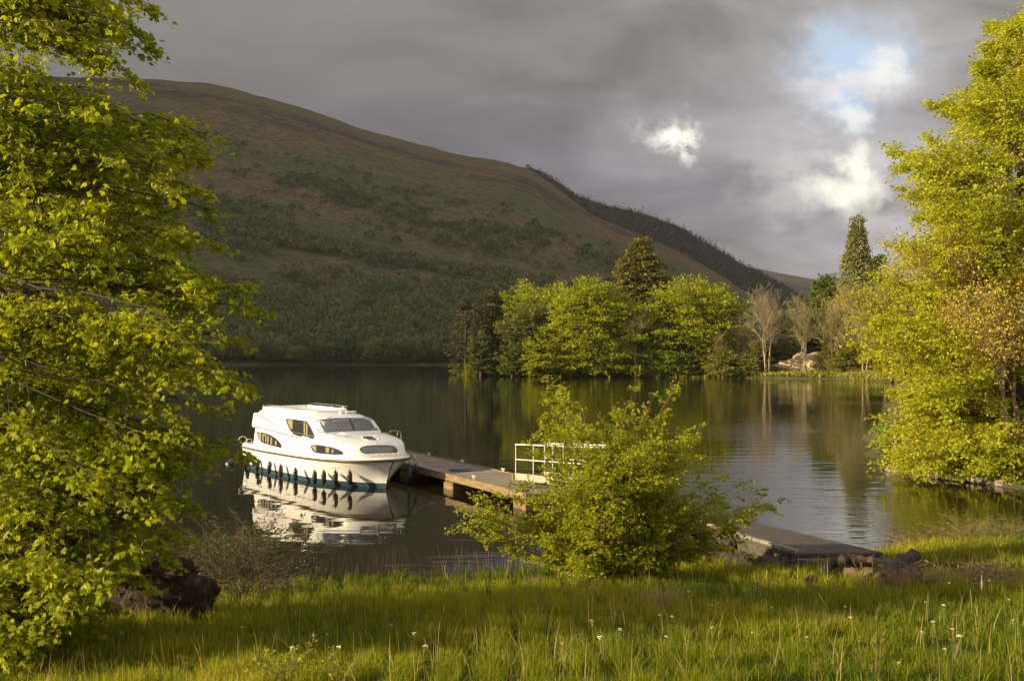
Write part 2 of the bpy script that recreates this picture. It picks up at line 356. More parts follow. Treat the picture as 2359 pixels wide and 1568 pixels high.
def mat_hill(name, kind):
    m = principled(name, (1, 1, 1), .98, spec=.1); t = NT(m.node_tree); p = m.node_tree.nodes['Principled BSDF']
    tc = t.new('ShaderNodeTexCoord'); v = tc.outputs['Object']; sp = t.new('ShaderNodeSeparateXYZ'); t.put(sp.inputs[0], v)
    x, y, z = sp.outputs
    if kind == 'main':
        # shear so that patches run down the slope to the right, as the burns and bracken beds do
        s = t.comb(t.m('MULTIPLY', x, .45), y, t.m('ADD', z, t.m('MULTIPLY', x, .36)))
        a = t.noise(s, .0065, 7, .62, .4); b = t.noise(v, .035, 6, .7); c = t.noise(s, .018, 5, .6)
        col = t.ramp(t.m('ADD', t.m('MULTIPLY', a, .6), t.m('MULTIPLY', b, .4)),
                     [(.34, (.052, .058, .026)), (.45, (.088, .080, .035)), (.53, (.125, .090, .046)), (.58, (.150, .084, .050)), (.66, (.080, .083, .035))])
        col = t.mix(t.maprange(c, .52, .68), col, (.070, .074, .034))
        # heather belt just under the ridge
        col = t.mix(t.maprange(t.noise(v, .11, 5, .7), .42, .62), col, (.050, .054, .026))
        rid = t.m('ADD', t.m('ADD', z, t.m('MULTIPLY', x, .30)), t.m('MULTIPLY', t.m('SUBTRACT', t.noise(s, .012, 6, .65), .5), 70))
        hb = t.m('MULTIPLY', t.maprange(rid, 210, 226), t.maprange(rid, 258, 244)); hb = t.m('MULTIPLY', hb, t.maprange(t.noise(s, .02, 6, .65), .40, .56))
        col = t.mix(t.maprange(rid, 246, 262), col, (.094, .080, .040))
        col = t.mix(t.m('MULTIPLY', hb, .92), col, (.044, .032, .031))
        bu = t.noise(v, .05, 7, .7)
    elif kind == 'second':
        a = t.noise(v, .02, 6, .7); col = t.ramp(a, [(.35, (.016, .020, .014)), (.65, (.042, .045, .026))]); bu = a
    else:
        a = t.noise(v, .006, 6, .7); col = t.ramp(a, [(.35, (.06, .055, .045)), (.65, (.12, .095, .07))]); bu = a
    t.put(p.inputs['Base Color'], col)
    bn = t.new('ShaderNodeBump'); bn.inputs['Strength'].default_value = .8; bn.inputs['Distance'].default_value = 6
    t.l.new(bu, bn.inputs['Height']); t.l.new(bn.outputs[0], p.inputs['Normal'])
    return m
M['hill'] = mat_hill('hillside', 'main'); M['hill2'] = mat_hill('hillside_dark', 'second'); M['hill3'] = mat_hill('hillside_far', 'third')
M['soil'] = noisy('soil', [(.3, (.030, .036, .010)), (.6, (.06, .07, .016)), (.8, (.10, .085, .03))], 2.5, 1.0, bump=.5, spec=.05)
M['bank_earth'] = noisy('bank_earth', [(.3, (.035, .034, .014)), (.6, (.075, .068, .022)), (.85, (.14, .10, .05))], .35, .95, bump=.6, bdist=.2)
M['cloud'] = principled('cloud', (.8, .8, .82), 1.0, spec=0)

# ------------------------------------------------------------------ terrain
YBX = np.array([-60, -20, -12, -4.1, -2.5, -.3, 4.9, 8.2, 11, 13.2, 18, 24, 34, 60]); YBY = np.array([14, 17, 18.8, 19.6, 20.2, 20.6, 21.6, 22.5, 24.5, 25.6, 28, 34, 46, 60])
def G(x, y):
    x = np.asarray(x, float); y = np.asarray(y, float)
    yb = np.interp(x, YBX, YBY)+.50*fbm(x, y*0, .55, 4, 2)
    up = .55+(yb-y)*.134
    z = np.where(y < yb, up, .55-smoothstep(0, 3.6, y-yb)*1.9)
    z = z+.05*fbm(x, y, .55, 3, 1)*smoothstep(-1, .5, yb+.6-y)
    return z
def ground_hit(px, py):
    lo, hi = 3.0, 60.0
    for D in np.arange(4, 60, .05):
        p = at(px, py, D)
        if p[2] <= G(p[0], p[1]):
            if G(p[0], p[1]) < .2: break
            return np.array([p[0], p[1], float(G(p[0], p[1]))])
    for D in np.arange(28, 12, -.05):          # the sight line clears the brink: stand on the brink itself
        x = (px-CX)/F*D
        if G(x, D) > .45: return np.array([x, D, float(G(x, D))])
    return at(px, py, 20)
def grid_mesh(name, xs, ys, zf, mat, smooth=True):
    X, Y = np.meshgrid(xs, ys); Z = zf(X, Y); nx, ny = len(xs), len(ys)
    V = np.stack([X, Y, Z], -1).reshape(-1, 3); i = np.arange(nx-1); j = np.arange(ny-1); I, J = np.meshgrid(i, j); a = (J*nx+I).ravel()
    return npmesh(name, V, [np.stack([a, a+1, a+nx+1, a+nx], 1)], mat, None, smooth)
ground = grid_mesh('ground', np.arange(-45, 60.1, .3), np.arange(-14, 62.1, .3), G, M['soil']); tag(ground, kind='structure')

LAND = np.array([(19.3, 37.6), (16.8, 43.0), (17.6, 50), (29, 78), (50, 130), (70, 182), (66, 205), (50, 215), (31.5, 223), (12, 230), (-8, 237.5), (-13.5, 245), (-14, 270), (0, 300), (60, 330), (160, 420), (500, 600), (900, 500), (900, 20), (60, 24), (34, 32), (24, 35)])
def poly_dist(x, y, P):
    """signed distance, positive inside"""
    x = np.asarray(x, float); y = np.asarray(y, float); d = np.full(x.shape, 1e9); ins = np.zeros(x.shape, bool)
    for i in range(len(P)):
        a, b = P[i], P[(i+1) % len(P)]; e = b-a; t_ = np.clip(((x-a[0])*e[0]+(y-a[1])*e[1])/(e@e), 0, 1)
        d = np.minimum(d, np.hypot(x-a[0]-e[0]*t_, y-a[1]-e[1]*t_))
        c = ((a[1] > y) != (b[1] > y)) & (x < (b[0]-a[0])*(y-a[1])/(b[1]-a[1]+1e-12)+a[0]); ins ^= c
    return np.where(ins, d, -d)
def G2(x, y):
    d = poly_dist(x, y, LAND)+.9*fbm(x, y, .12, 3, 4)
    near = smoothstep(120, 60, np.asarray(y, float))
    z = np.where(d > 0, np.minimum(.55*smoothstep(0, .8, d)+d*.07, 3.4+.012*d), d*.5)
    z = z+smoothstep(1, 14, d)*.5*fbm(x, y, .08, 4, 6)
    return np.maximum(z, -2.0)
def stretch(a, b, n, f): t_ = np.linspace(0, 1, n)**f; return a+(b-a)*t_
xs2 = np.concatenate([np.arange(-30, 110, 1.4), np.arange(110, 420, 8)]); ys2 = np.concatenate([np.arange(30, 70, 1.0), np.arange(70, 190, 3), np.arange(190, 262, 1.2), np.arange(262, 460, 6)])
pen = grid_mesh('peninsula', xs2, ys2, G2, M['bank_earth']); tag(pen, kind='structure')

water = npmesh('lake_water', [(-3200, -60, 0), (4500, -60, 0), (4500, 6500, 0), (-3200, 6500, 0)], [np.array([[0, 1, 2, 3]])], M['water']); tag(water, kind='structure')

# hills: columns of bearing, rows of distance; the height profile rises from the shore to the ridge
R1 = np.array([(-4200, -120), (-2500, 20), (-1000, 110), (-200, 160), (215, 180), (300, 180), (400, 187), (480, 193), (540, 205), (600, 222), (700, 250), (760, 270), (830, 295), (950, 330), (1080, 360), (1170, 375), (1220, 390), (1290, 438), (1330, 472), (1368, 499), (1480, 544), (1551, 572), (1644, 623), (1728, 679), (1800, 745), (1860, 800), (1920, 850), (2400, 1000)])
R2 = np.array([(-600, 420), (900, 420), (1150, 395), (1220, 386), (1255, 400), (1290, 424), (1330, 452), (1400, 475), (1480, 491), (1564, 522), (1600, 545), (1644, 569), (1704, 606), (1742, 624), (1790, 652), (1816, 668), (1871, 697), (1950, 742), (2100, 800), (2200, 850), (2800, 900)])
R3 = np.array([(1000, 560), (1500, 590), (1740, 618), (1800, 630), (1840, 637), (1877, 644), (1950, 656), (2100, 690), (2300, 720), (3200, 730)])
def hill_z(px, t, ridge, Ds, Dr, pw):
    """t 0 shore .. 1 ridge .. 1.5 behind"""
    D = Ds+(Dr-Ds)*t
    zr = (HY-np.interp(px, ridge[:, 0], ridge[:, 1]))/F*Dr+EYE
    tt = np.minimum(t, 1.0); sh = tt**pw*(1-.10*(1-tt))
    z = zr*sh; z = np.where(t > 1, zr-(t-1)*60, z)
    x = (px-CX)/F*D
    amp = np.clip(zr, 0, 400)*.045
    z = z+amp*np.sin(np.pi*np.clip(t, 0, 1))*fbm(x, D, .0035, 5, 8)+.006*amp*0
    z = z+1.6*fbm(x, D, .03, 3, 3)*smoothstep(0, .2, t)
    return x, D, np.where(t <= 0, -3, np.maximum(z, -3))
def hill(name, ridge, Ds, Dr, pw, pxs, mat, nt=150):
    ts = np.concatenate([[-.02], np.linspace(.001, 1, nt), [1.02, 1.1, 1.3, 1.7]]); PX, T = np.meshgrid(pxs, ts)
    X, Y, Z = hill_z(PX, T, ridge, Ds, Dr, pw)
    nx, ny = PX.shape[1], PX.shape[0]; I, J = np.meshgrid(np.arange(nx-1), np.arange(ny-1)); a = (J*nx+I).ravel()
    o = npmesh(name, np.stack([X, Y, Z], -1).reshape(-1, 3), [np.stack([a, a+1, a+nx+1, a+nx], 1)], mat, None, True)
    return tag(o, kind='structure')
H1 = dict(ridge=R1, Ds=475, Dr=1500, pw=1.12); H2 = dict(ridge=R2, Ds=1000, Dr=2300, pw=1.05); H3 = dict(ridge=R3, Ds=1800, Dr=3800, pw=1.1)
hill('hill', R1, 475, 1500, 1.12, np.concatenate([np.arange(-1400, -300, 50), np.arange(-300, 1960, 8)]), M['hill'])
hill('far_hill', R2, 1000, 2300, 1.05, np.arange(900, 2600, 10), M['hill2'], 80)
hill('distant_hill', R3, 1800, 3800, 1.1, np.arange(1200, 3200, 16), M['hill3'], 60)

# unseen cloud slab, added out of view to keep the sun off the hills
def shade_cloud():
    xs = np.arange(-6400, -1449, 110.); ys = np.arange(-1500, 2700, 110.)
    X, Y = np.meshgrid(xs, ys); edge = 330+.247*X
    m = smoothstep(0, 120, Y-edge+60*fbm(X, Y, .002, 3, 5)); keep = (Y-edge > -10)
    nz = fbm(X, Y, .0016, 5, 9)
    Zb = 1000-0*X+40*nz*m; Zt = 1000+m*(170+130*nz)
    nx, ny = len(xs), len(ys); V = np.concatenate([np.stack([X, Y, Zb], -1).reshape(-1, 3), np.stack([X, Y, Zt+2], -1).reshape(-1, 3)])
    I, J = np.meshgrid(np.arange(nx-1), np.arange(ny-1)); a = (J*nx+I).ravel(); k = keep.ravel(); ok = k[a] & k[a+1] & k[a+nx] & k[a+nx+1]; a = a[ok]
    q = np.stack([a, a+1, a+nx+1, a+nx], 1)
    return tag(npmesh('shade_cloud', V, [q[:, ::-1], q+nx*ny], M['cloud'], None, True), kind='structure')
shade_cloud()

# ------------------------------------------------------------------ foliage
def tpl(kind):
    if kind == 'card': return np.array([(0, 0, 0), (.42, .5, .06), (0, 1, 0), (-.42, .5, .06)]), [np.array([[0, 1, 2], [0, 2, 3]])]
    if kind == 'oval': return np.array([(0, 0, 0), (.26, .28, .06), (.28, .6, .06), (0, 1, -.08), (-.28, .6, .06), (-.26, .28, .06)]), [np.array([[0, 1, 2, 3], [0, 3, 4, 5]])]
    if kind == 'needle': return np.array([(0, 0, 0), (.16, .5, .0), (0, 1, -.05), (-.16, .5, .0)]), [np.array([[0, 1, 2, 3]])]
    if kind == 'maple':
        o = [(0, 0, 0), (.20, .08, .02), (.50, .10, -.02), (.36, .30, .04), (.62, .52, -.04), (.30, .55, .05), (.22, .72, .03), (0, 1, -.12)]
        v = o+[(-a, b, c) for a, b, c in o[1:7]][::-1]+[(0, .38, .02)]
        n = 14; return np.array(v), [np.array([[i, (i+1) % n, n] for i in range(n)])]
def leaves_mesh(name, pos, axis, size, mat, parent, kind, rng, tilt=.7, up=(0, 0, 1.0), rnd=None):
    """pos (n,3), axis (n,3) outward direction of the leaf, size (n,)"""
    n = len(pos); a = unit(axis+rng.normal(0, .35, (n, 3))); u = np.asarray(up)+rng.normal(0, tilt, (n, 3))
    s = unit(np.cross(a, u)); nn = np.cross(s, a); T, fs = tpl(kind); k = len(T)
    V = pos[:, None]+(s[:, None]*T[None, :, 0:1]+a[:, None]*T[None, :, 1:2]+nn[:, None]*T[None, :, 2:3])*np.asarray(size).reshape(-1, 1, 1)
    off = (np.arange(n)*k)[:, None, None]
    F_ = [(f[None]+off).reshape(-1, f.shape[1]) for f in fs]
    r = np.repeat(rng.random(n) if rnd is None else rnd, k)
    return npmesh(name, V.reshape(-1, 3), F_, mat, parent, False, {'rnd': r})
def inside(P, prof, side, slack):
    """mask of points whose bearing/height from the viewpoint falls inside the tree's outline"""
    px = CX+P[:, 0]/P[:, 1]*F; py = HY+(EYE-P[:, 2])/P[:, 1]*F; e = np.interp(py, prof[:, 0], prof[:, 1])
    return (px < e+slack) if side < 0 else (px > e-slack)
def bez(a, b, c, n):
    t_ = np.linspace(0, 1, n)[:, None]; return a*(1-t_)**2+b*2*t_*(1-t_)+c*t_**2
def rot_dir(d, rng, lo, hi, flat):
    """turn directions sideways by lo..hi radians, mostly in the horizontal when flat is near 1"""
    n = len(d); ang = rng.uniform(lo, hi, n)*rng.choice([-1, 1], n)
    side = unit(np.cross(d, np.array([0, 0, 1.])+1e-3)); upv = np.cross(side, d)
    phi = rng.uniform(-1, 1, n)*(1-flat)*np.pi/2
    ax = side*np.cos(phi)[:, None]+upv*np.sin(phi)[:, None]
    return unit(d*np.cos(ang)[:, None]+ax*np.sin(ang)[:, None])
def crown(limbs, rng, nsec=8, seclen=1.2, nspray=4, spraylen=.5, nleaf=6, size=.1, flat=.7, droop=.1, t0=.2, spread=.25, limb_r=.05, sizevar=.3):
    """limbs: list of (start, mid, tip). Returns twig segments and leaf arrays"""
    S0, S1, RA, RB = [], [], [], []; P, A, L, RN = [], [], [], []; med = np.median([np.linalg.norm(np.asarray(c)-np.asarray(a)) for a, b, c in limbs])
    for (a, b, c) in limbs:
        pl = bez(np.asarray(a, float), np.asarray(b, float), np.asarray(c, float), 9); pl[1:-1] += rng.normal(0, .012*np.linalg.norm(c-a), (7, 3))
        rr = limb_r*np.linspace(1, .18, 9); S0.append(pl[:-1]); S1.append(pl[1:]); RA.append(rr[:-1]); RB.append(rr[1:])
        ll = np.linalg.norm(c-a)
        ns = max(2, int(nsec*rng.uniform(.8, 1.2))); t_ = np.sort(rng.uniform(t0, 1, ns)); t_[-1] = .995
        f = t_*8; i = np.minimum(f.astype(int), 7); base = pl[i]+(pl[i+1]-pl[i])*(f-i)[:, None]; tg = unit(pl[i+1]-pl[i])
        d = rot_dir(tg, rng, .35, 1.15, flat); d[-1] = tg[-1]; ksc = np.clip(ll/med, .22, 1.15); sl = seclen*ksc*(1-.45*t_)*rng.uniform(.55, 1.2, ns)
        tip = base+d*sl[:, None]; tip[:, 2] -= droop*sl*rng.uniform(.2, 1.5, ns)
        S0.append(base); S1.append(tip); RA.append(limb_r*.35*(1-.6*t_)); RB.append(np.full(ns, limb_r*.08))
        # sprays
        m = ns*nspray; si = np.repeat(np.arange(ns), nspray); u = rng.uniform(.15, 1, m); u[::nspray] = 1.0
        b2 = base[si]+(tip[si]-base[si])*u[:, None]; d2 = rot_dir(unit(tip-base)[si], rng, .1, .9, flat); l2 = spraylen*rng.uniform(.5, 1.25, m)
        tip2 = b2+d2*l2[:, None]; tip2[:, 2] -= droop*l2
        S0.append(b2); S1.append(tip2); RA.append(np.full(m, limb_r*.09)); RB.append(np.full(m, limb_r*.04))
        q = m*nleaf; li = np.repeat(np.arange(m), nleaf); w = rng.uniform(.1, 1.05, q)
        side = unit(np.cross(d2, [0, 0, 1.]))[li]; sg = rng.choice([-1, 1], q)[:, None]
        pos = b2[li]+(tip2[li]-b2[li])*w[:, None]+side*sg*(rng.random(q)*spread*l2[li])[:, None]+rng.normal(0, .10*spraylen, (q, 3))*np.array([1, 1, 1.2-.7*flat])
        RN.append((.25*rng.random()+.40*rng.random(ns)[si][li]+.35*rng.random(q))); P.append(pos); A.append(d2[li]+side*sg*.9+np.array([0, 0, -.25])); L.append(size*rng.uniform(1-sizevar, 1+sizevar, q))
    c = np.concatenate
    return (c(S0), c(S1), c(RA), c(RB)), (c(P), c(A), c(L), c(RN))
def trunk_tube(name, pts, r, parent, mat=None, k=10): return tube(name, pts, r, mat or M['bark'], parent, k)

# ---- the big maple at the left edge
def left_tree():
    rng = np.random.default_rng(11); bx, by = -8.7, 12.4; bz = float(G(bx, by))
    root = empty('maple_tree', (bx, by, bz)); tag(root, 'large maple with fresh yellow-green lobed leaves filling the left edge of the picture', 'tree')
    trunk_tube('trunk', [(bx, by, bz-.3), (bx+.1, by, bz+2), (bx-.1, by+.1, bz+5), (bx+.1, by, bz+9), (bx, by, bz+13)], [.34, .27, .22, .15, .05], root)
    prof = np.array([(-400, 200), (-150, 285), (0, 318), (60, 325), (100, 300), (160, 285), (230, 275), (275, 360), (300, 452), (340, 425), (400, 425), (460, 450), (520, 462), (570, 445), (610, 455), (645, 515), (670, 480), (700, 570), (740, 545), (800, 515), (870, 530), (920, 470), (960, 490), (1010, 480), (1030, 520), (1060, 455), (1130, 425), (1200, 410), (1250, 390), (1300, 330), (1350, 270), (1400, 215), (1440, 160), (1490, 130)])
    limbs = []
    tips = [(318, -8), (330, 85), (300, 55), (290, 150), (462, 300), (440, 345), (425, 420), (455, 468), (462, 545), (528, 648), (440, 610), (580, 706), (520, 770), (515, 835), (538, 878), (470, 925), (525, 1022), (455, 1060), (425, 1150), (400, 1210), (370, 1265), (300, 1310), (240, 1385), (130, 1480), (200, 1420), (60, 1500), (60, 1440)]
    for (px, py) in tips:
        D = rng.uniform(11.0, 13.3); tip = at(px-14, py, D); limbs.append(tip)
    for k in range(205):
        py = rng.uniform(-330, 1490); e = np.interp(py, prof[:, 0], prof[:, 1]); px = e-abs(rng.normal(0, 190))-45; D = rng.uniform(10.0, 14.2)
        if py > 1250: D = rng.uniform(10.2, 12.0)
        if k > 140: py = rng.uniform(860, 1490); px = np.interp(py, prof[:, 0], prof[:, 1])*rng.uniform(.05, .85)-20; D = rng.uniform(10.8, 15.5) if py < 1250 else rng.uniform(10.0, 13.0)
        p = at(px, py, D)
        if p[0] < bx+.8: continue
        limbs.append(p)
    L = []
    for tip in limbs:
        ln = np.hypot(tip[0]-bx, tip[1]-by); z0 = tip[2]+rng.uniform(-.10, .28)*ln
        z0 = max(z0, bz+1.2); a = np.array([bx, by, z0]); mid = (a+tip)/2; mid[2] += .10*ln*rng.uniform(.3, 1.3); mid[1] += rng.normal(0, .4)
        L.append((a, mid, tip))
    nt = len(tips); ra_ = crown(L[nt:], rng, nsec=15, seclen=.85, nspray=4, spraylen=.27, nleaf=8, size=.067, flat=.60, droop=.18, t0=.35, spread=.7, limb_r=.022)
    rb_ = crown(L[:nt]*2, rng, nsec=15, seclen=.42, nspray=4, spraylen=.22, nleaf=8, size=.067, flat=.6, droop=.25, t0=.45, spread=.6, limb_r=.030)
    (s0, s1, ra, rb), (P, A, S, RN) = ra_
    inner = prof.copy(); inner[:, 1] -= 42
    zz = G(P[:, 0], P[:, 1]); ok = (P[:, 2] > zz+.12) & inside(P, inner, -1, 55*rng.random(len(P))**2); k = inside(s1, inner, -1, 4)
    (t0_, t1_, ta, tb), (P2, A2, S2, R2_) = rb_; ok2 = P2[:, 2] > G(P2[:, 0], P2[:, 1])+.12
    c = np.concatenate
    segs_mesh('branches', c((s0[k], t0_)), c((s1[k], t1_)), c((ra[k], ta)), c((rb[k], tb)), M['bark_dark'], root, 5)
    leaves_mesh('crown', c((P[ok], P2[ok2])), c((A[ok], A2[ok2])), c((S[ok], S2[ok2])), M['leaf_maple'], root, 'maple', rng, tilt=.75, rnd=c((RN[ok], R2_[ok2])))
left_tree()

# ---- the leaning tree mass on the right
def right_tree():
    rng = np.random.default_rng(5)
    prof = np.array([(-60, 2400), (30, 2350), (60, 2255), (110, 2250), (140, 2225), (200, 2190), (235, 2115), (270, 2170), (330, 2120), (355, 2032), (420, 2060), (500, 2095), (540, 2060), (560, 2040), (640, 2030), (700, 2020), (760, 2000), (800, 1985), (850, 2040), (900, 2075), (950, 2050), (1000, 2040), (1050, 2030), (1085, 2010)])
    bx, by = 22.0, 43.0; bz = float(G2(bx, by))
    root = empty('beech_tree', (bx, by, bz)); tag(root, 'tall beech with bright yellow-green leaves leaning over the water at the right edge', 'tree')
    trunk_tube('trunk', [(bx, by, bz-.5), (bx-.5, by, bz+4), (bx+.2, by, bz+10), (bx, by, bz+16), (bx+.5, by, bz+21)], [.5, .42, .32, .2, .06], root)
    L = []
    tips = [(2252, 62), (2118, 238), (2035, 350), (2050, 385), (2120, 330), (2095, 500), (2040, 570), (2225, 150), (2300, 60), (2350, 30), (2150, 255), (2035, 640), (2000, 735), (1985, 800), (2040, 850), (2075, 905), (2045, 960), (2040, 1000), (2010, 1082), (2100, 1085), (2060, 440), (2240, 110)]
    pts = [at(px+(40 if py < 600 else 8), py, rng.uniform(41, 46)) for px, py in tips]
    for k in range(250):
        py = rng.uniform(20, 1090); e = np.interp(py, prof[:, 0], prof[:, 1]); px = e+abs(rng.normal(0, 190))+12; D = rng.uniform(38.5, 48)
        if py > 900: D = rng.uniform(40.5, 46)
        pts.append(at(px, py, D))
    for k in range(34): px = rng.uniform(2015, 2360); pts.append(at(px, rng.uniform(1010, 1100), rng.uniform(38.2, 42.5)))
    for k in range(60): pts.append(np.array([rng.uniform(21, 30), rng.uniform(38, 50), rng.uniform(1.5, 19)]))
    for tip in pts:
        r = np.hypot(tip[0]-bx, tip[1]-by); z0 = max(tip[2]-r*rng.uniform(.15, .7), bz+1.0); a = np.array([bx+rng.normal(0, .2), by, min(z0, 19)])
        mid = (a+tip)/2; mid[2] += .08*r; L.append((a, mid, tip))
    nt = len(tips); ra_ = crown(L[nt:], rng, nsec=12, seclen=1.7, nspray=4, spraylen=.60, nleaf=10, size=.145, flat=.42, droop=.03, t0=.35, spread=.5, limb_r=.055)
    rb_ = crown(L[:nt]*2, rng, nsec=16, seclen=1.0, nspray=4, spraylen=.45, nleaf=8, size=.140, flat=.5, droop=.05, t0=.45, spread=.6, limb_r=.05)
    (s0, s1, ra, rb), (P, A, S, RN) = ra_; inner = prof.copy(); inner[:, 1] += np.where(inner[:, 0] < 600, 52, 26)
    zz = np.maximum(G2(P[:, 0], P[:, 1]), .05); ok = (P[:, 2] > zz+.15) & inside(P, inner, 1, 40*rng.random(len(P))**2); k = inside(s1, inner, 1, 8)
    (t0_, t1_, ta, tb), (P2, A2, S2, R2_) = rb_; ok2 = P2[:, 2] > .25
    c = np.concatenate
    segs_mesh('branches', c((s0[k], t0_)), c((s1[k], t1_)), c((ra[k], ta)), c((rb[k], tb)), M['twig'], root, 3)
    leaves_mesh('crown', c((P[ok], P2[ok2])), c((A[ok], A2[ok2])), c((S[ok], S2[ok2])), M['leaf_beech'], root, 'oval', rng, tilt=.8, rnd=c((RN[ok], R2_[ok2])))
right_tree()

# ---- bare, twiggy trees
def twiggy(name, base, height, rng, label, mat, cat='tree', group=None, stems=1, lean=.08, levels=5, spreadang=.5, r0=None, leaf=None, start=.35, twigr=.02, kind3=3, nchild=(2, 4)):
    root = empty(name, tuple(base)); tag(root, label, cat, group)
    S0, S1, RA, RB = [], [], [], []; tips = []
    def grow(p, d, ln, r, lv):
        n = 3; q = p.copy(); dd = d.copy()
        for i in range(n):
            dd = unit(dd+rng.normal(0, .10, 3)+np.array([0, 0, .05])); q2 = q+dd*ln/n; r2 = max(r*(1-.35*(i+1)/n), twigr*.6)
            S0.append(q); S1.append(q2); RA.append(max(r*(1-.35*i/n), twigr*.7)); RB.append(r2)
            if lv > 0:
                for c in range(rng.integers(nchild[0]-1, nchild[1])):
                    nd = rot_dir(dd[None], rng, .3, .3+spreadang, .1)[0]; nd = unit(nd+np.array([0, 0, .28]))
                    grow(q2, nd, ln*rng.uniform(.5, .78), r*.5, lv-1)
            q = q2
        tips.append(q)
    for s in range(stems):
        d = unit(np.array([rng.normal(0, lean+.05*(stems > 1)), rng.normal(0, lean), 1.])); b = np.asarray(base, float)+np.array([rng.normal(0, .25*(stems > 1)*height/12), rng.normal(0, .3), -.2])
        hh = height*rng.uniform(.8, 1.0); r = r0 or height*.0085; tr = b+d*hh*start
        q = b; m = 5; pts = [b]
        for i in range(m): q = q+unit(d+rng.normal(0, .05, 3))*hh*start/m; pts.append(q)
        tube('trunk', pts, np.linspace(r, r*.75, m+1), mat, root, 6)
        S0_len = len(S0)
        grow(q, d, hh*(1-start)*.48, r*.75, levels-1)
    segs_mesh('branches', np.array(S0), np.array(S1), np.array(RA), np.array(RB), mat, root, kind3)
    if leaf:
        T = np.array(tips+[p for p in S1[::leaf[2]]]); T = np.repeat(T, leaf[1], 0)+rng.normal(0, leaf[3], (len(T)*leaf[1], 3))
        leaves_mesh('crown', T, rng.normal(0, 1, T.shape), leaf[4]*rng.uniform(.6, 1.3, len(T)), leaf[0], root, 'card', rng, tilt=1)
    return root
def base2(px, D): x = (px-CX)/F*D; return np.array([x, D, float(max(G2(x, D), .1))])
def top_h(b, py): return EYE-(py-HY)/F*b[1]-b[2]

rt = np.random.default_rng(77)
b = base2(2300, 47); b[0] = 22.5
b1 = np.array([20.6, 41.5, float(G2(20.6, 41.5))])
twiggy('birch_tree', b1, 11.5, rt, 'pinkish-brown birch with fine bare twigs mixed into the bright beech at the right edge', M['pale_bark'], stems=2, lean=.10, levels=5, start=.30, twigr=.010, leaf=(M['leaf_beech'], 2, 5, .22, .11), spreadang=.55, r0=.13)
b2_ = np.array([17.9, 46.5, float(G2(17.9, 46.5))])
b3_ = np.array([19.9, 40.0, float(G2(19.9, 40.0))])
twiggy('birch_tree', b3_, 10.5, rt, 'orange-tinged twiggy birch standing nearest the right edge, in front of the bright beech', M['twig'], stems=3, lean=.12, levels=5, start=.22, twigr=.009, leaf=(M['leaf_birch'], 3, 3, .20, .10), spreadang=.6, r0=.09)
twiggy('birch_tree', b2_, 9.5, rt, 'slender pale birch half hidden at the inner side of the bright beech, over the water', M['twig'], stems=2, lean=.08, levels=5, start=.30, twigr=.010, leaf=(M['leaf_beech'], 2, 6, .22, .11), spreadang=.5, r0=.10)

# ------------------------------------------------------------------ trees on the peninsula
def dome_tree(name, px, D, base_py_ignored, top_py, halfw_px, seed, label, mat, bottom=.02, nl=70, card=.40, flat=.72, droop=.12, skew=0.0, leafn=8, shape='dome', trunk_r=.45, group=None, depthk=.8, bark=None, cat='tree', nsec=7, nspray=3, zbase=None, open_=0.0):
    rng = np.random.default_rng(seed); b = base2(px, D)
    if zbase is not None: b[2] = zbase
    top_py = top_py+(17 if shape == 'dome' and halfw_px > 30 else 4); H = top_h(b, top_py); R = halfw_px/F*D*(1.18 if shape == 'dome' and halfw_px > 30 else 1.0); nl = int(nl*1.45)
    root = empty(name, tuple(b)); tag(root, label, cat, group)
    trunk_tube('trunk', [b+(0, 0, -.3), b+(R*.03, 0, H*.35), b+(skew*R*.5, 0, H*.7), b+(skew*R, 0, H*.95)], [trunk_r, trunk_r*.75, trunk_r*.4, .06], root, bark, 8)
    L = []
    ph = rng.uniform(0, 6.28, 3)
    for k in range(nl):
        th = rng.uniform(0, 2*np.pi); v = rng.uniform(bottom, 1)**(.8)
        if shape == 'dome': rad = np.sqrt(max(0, 1-max(0, (v-.42)/.58)**2.2))*(.80+.2*min(1, v/.3))
        elif shape == 'cone': rad = (1-v)**.95*.98+.01
        elif shape == 'pine': rad = np.interp(v, [0, .15, .3, .55, .8, 1], [.75, 1.0, .85, .72, .5, .12])
        elif shape == 'fir': rad = np.interp(v, [0, .2, .45, .7, .88, 1], [.9, 1, .96, .78, .52, .12])
        lob = 1+.13*np.sin(3*th+ph[0]+v*3)+.10*np.sin(5*v*3+ph[1]+2*th)
        rr = R*rad*lob*rng.uniform(.78, 1.0)
        tip = b+np.array([np.cos(th)*rr+skew*R*v, np.sin(th)*rr*depthk, H*v*(1+.03*np.sin(4*th+ph[2]))])
        if shape in ('cone', 'fir', 'pine'): z0 = tip[2]+rr*rng.uniform(-.1, .18)
        else: z0 = b[2]+(tip[2]-b[2])*rng.uniform(.45, .8)
        z0 = min(z0, b[2]+H*.95); a = np.array([b[0]+skew*R*(z0-b[2])/H, b[1], z0]); mid = (a+tip)/2; mid[2] += .10*rr; L.append((a, mid, tip))
    (s0, s1, ra, rb), (P, A, S, RN) = crown(L, rng, nsec=nsec, seclen=R*.36, nspray=nspray, spraylen=R*.14+.25, nleaf=leafn, size=card*1.25, flat=flat, droop=droop, t0=.45 if not open_ else open_, spread=.6, limb_r=trunk_r*.22)
    g = G2(P[:, 0], P[:, 1]); ok = P[:, 2] > np.maximum(g, 0)+.25
    segs_mesh('branches', s0, s1, ra, rb, bark or M['bark'], root, 3)
    leaves_mesh('crown', P[ok], A[ok], S[ok], mat, root, 'card', rng, tilt=.9, rnd=RN[ok])
    return root
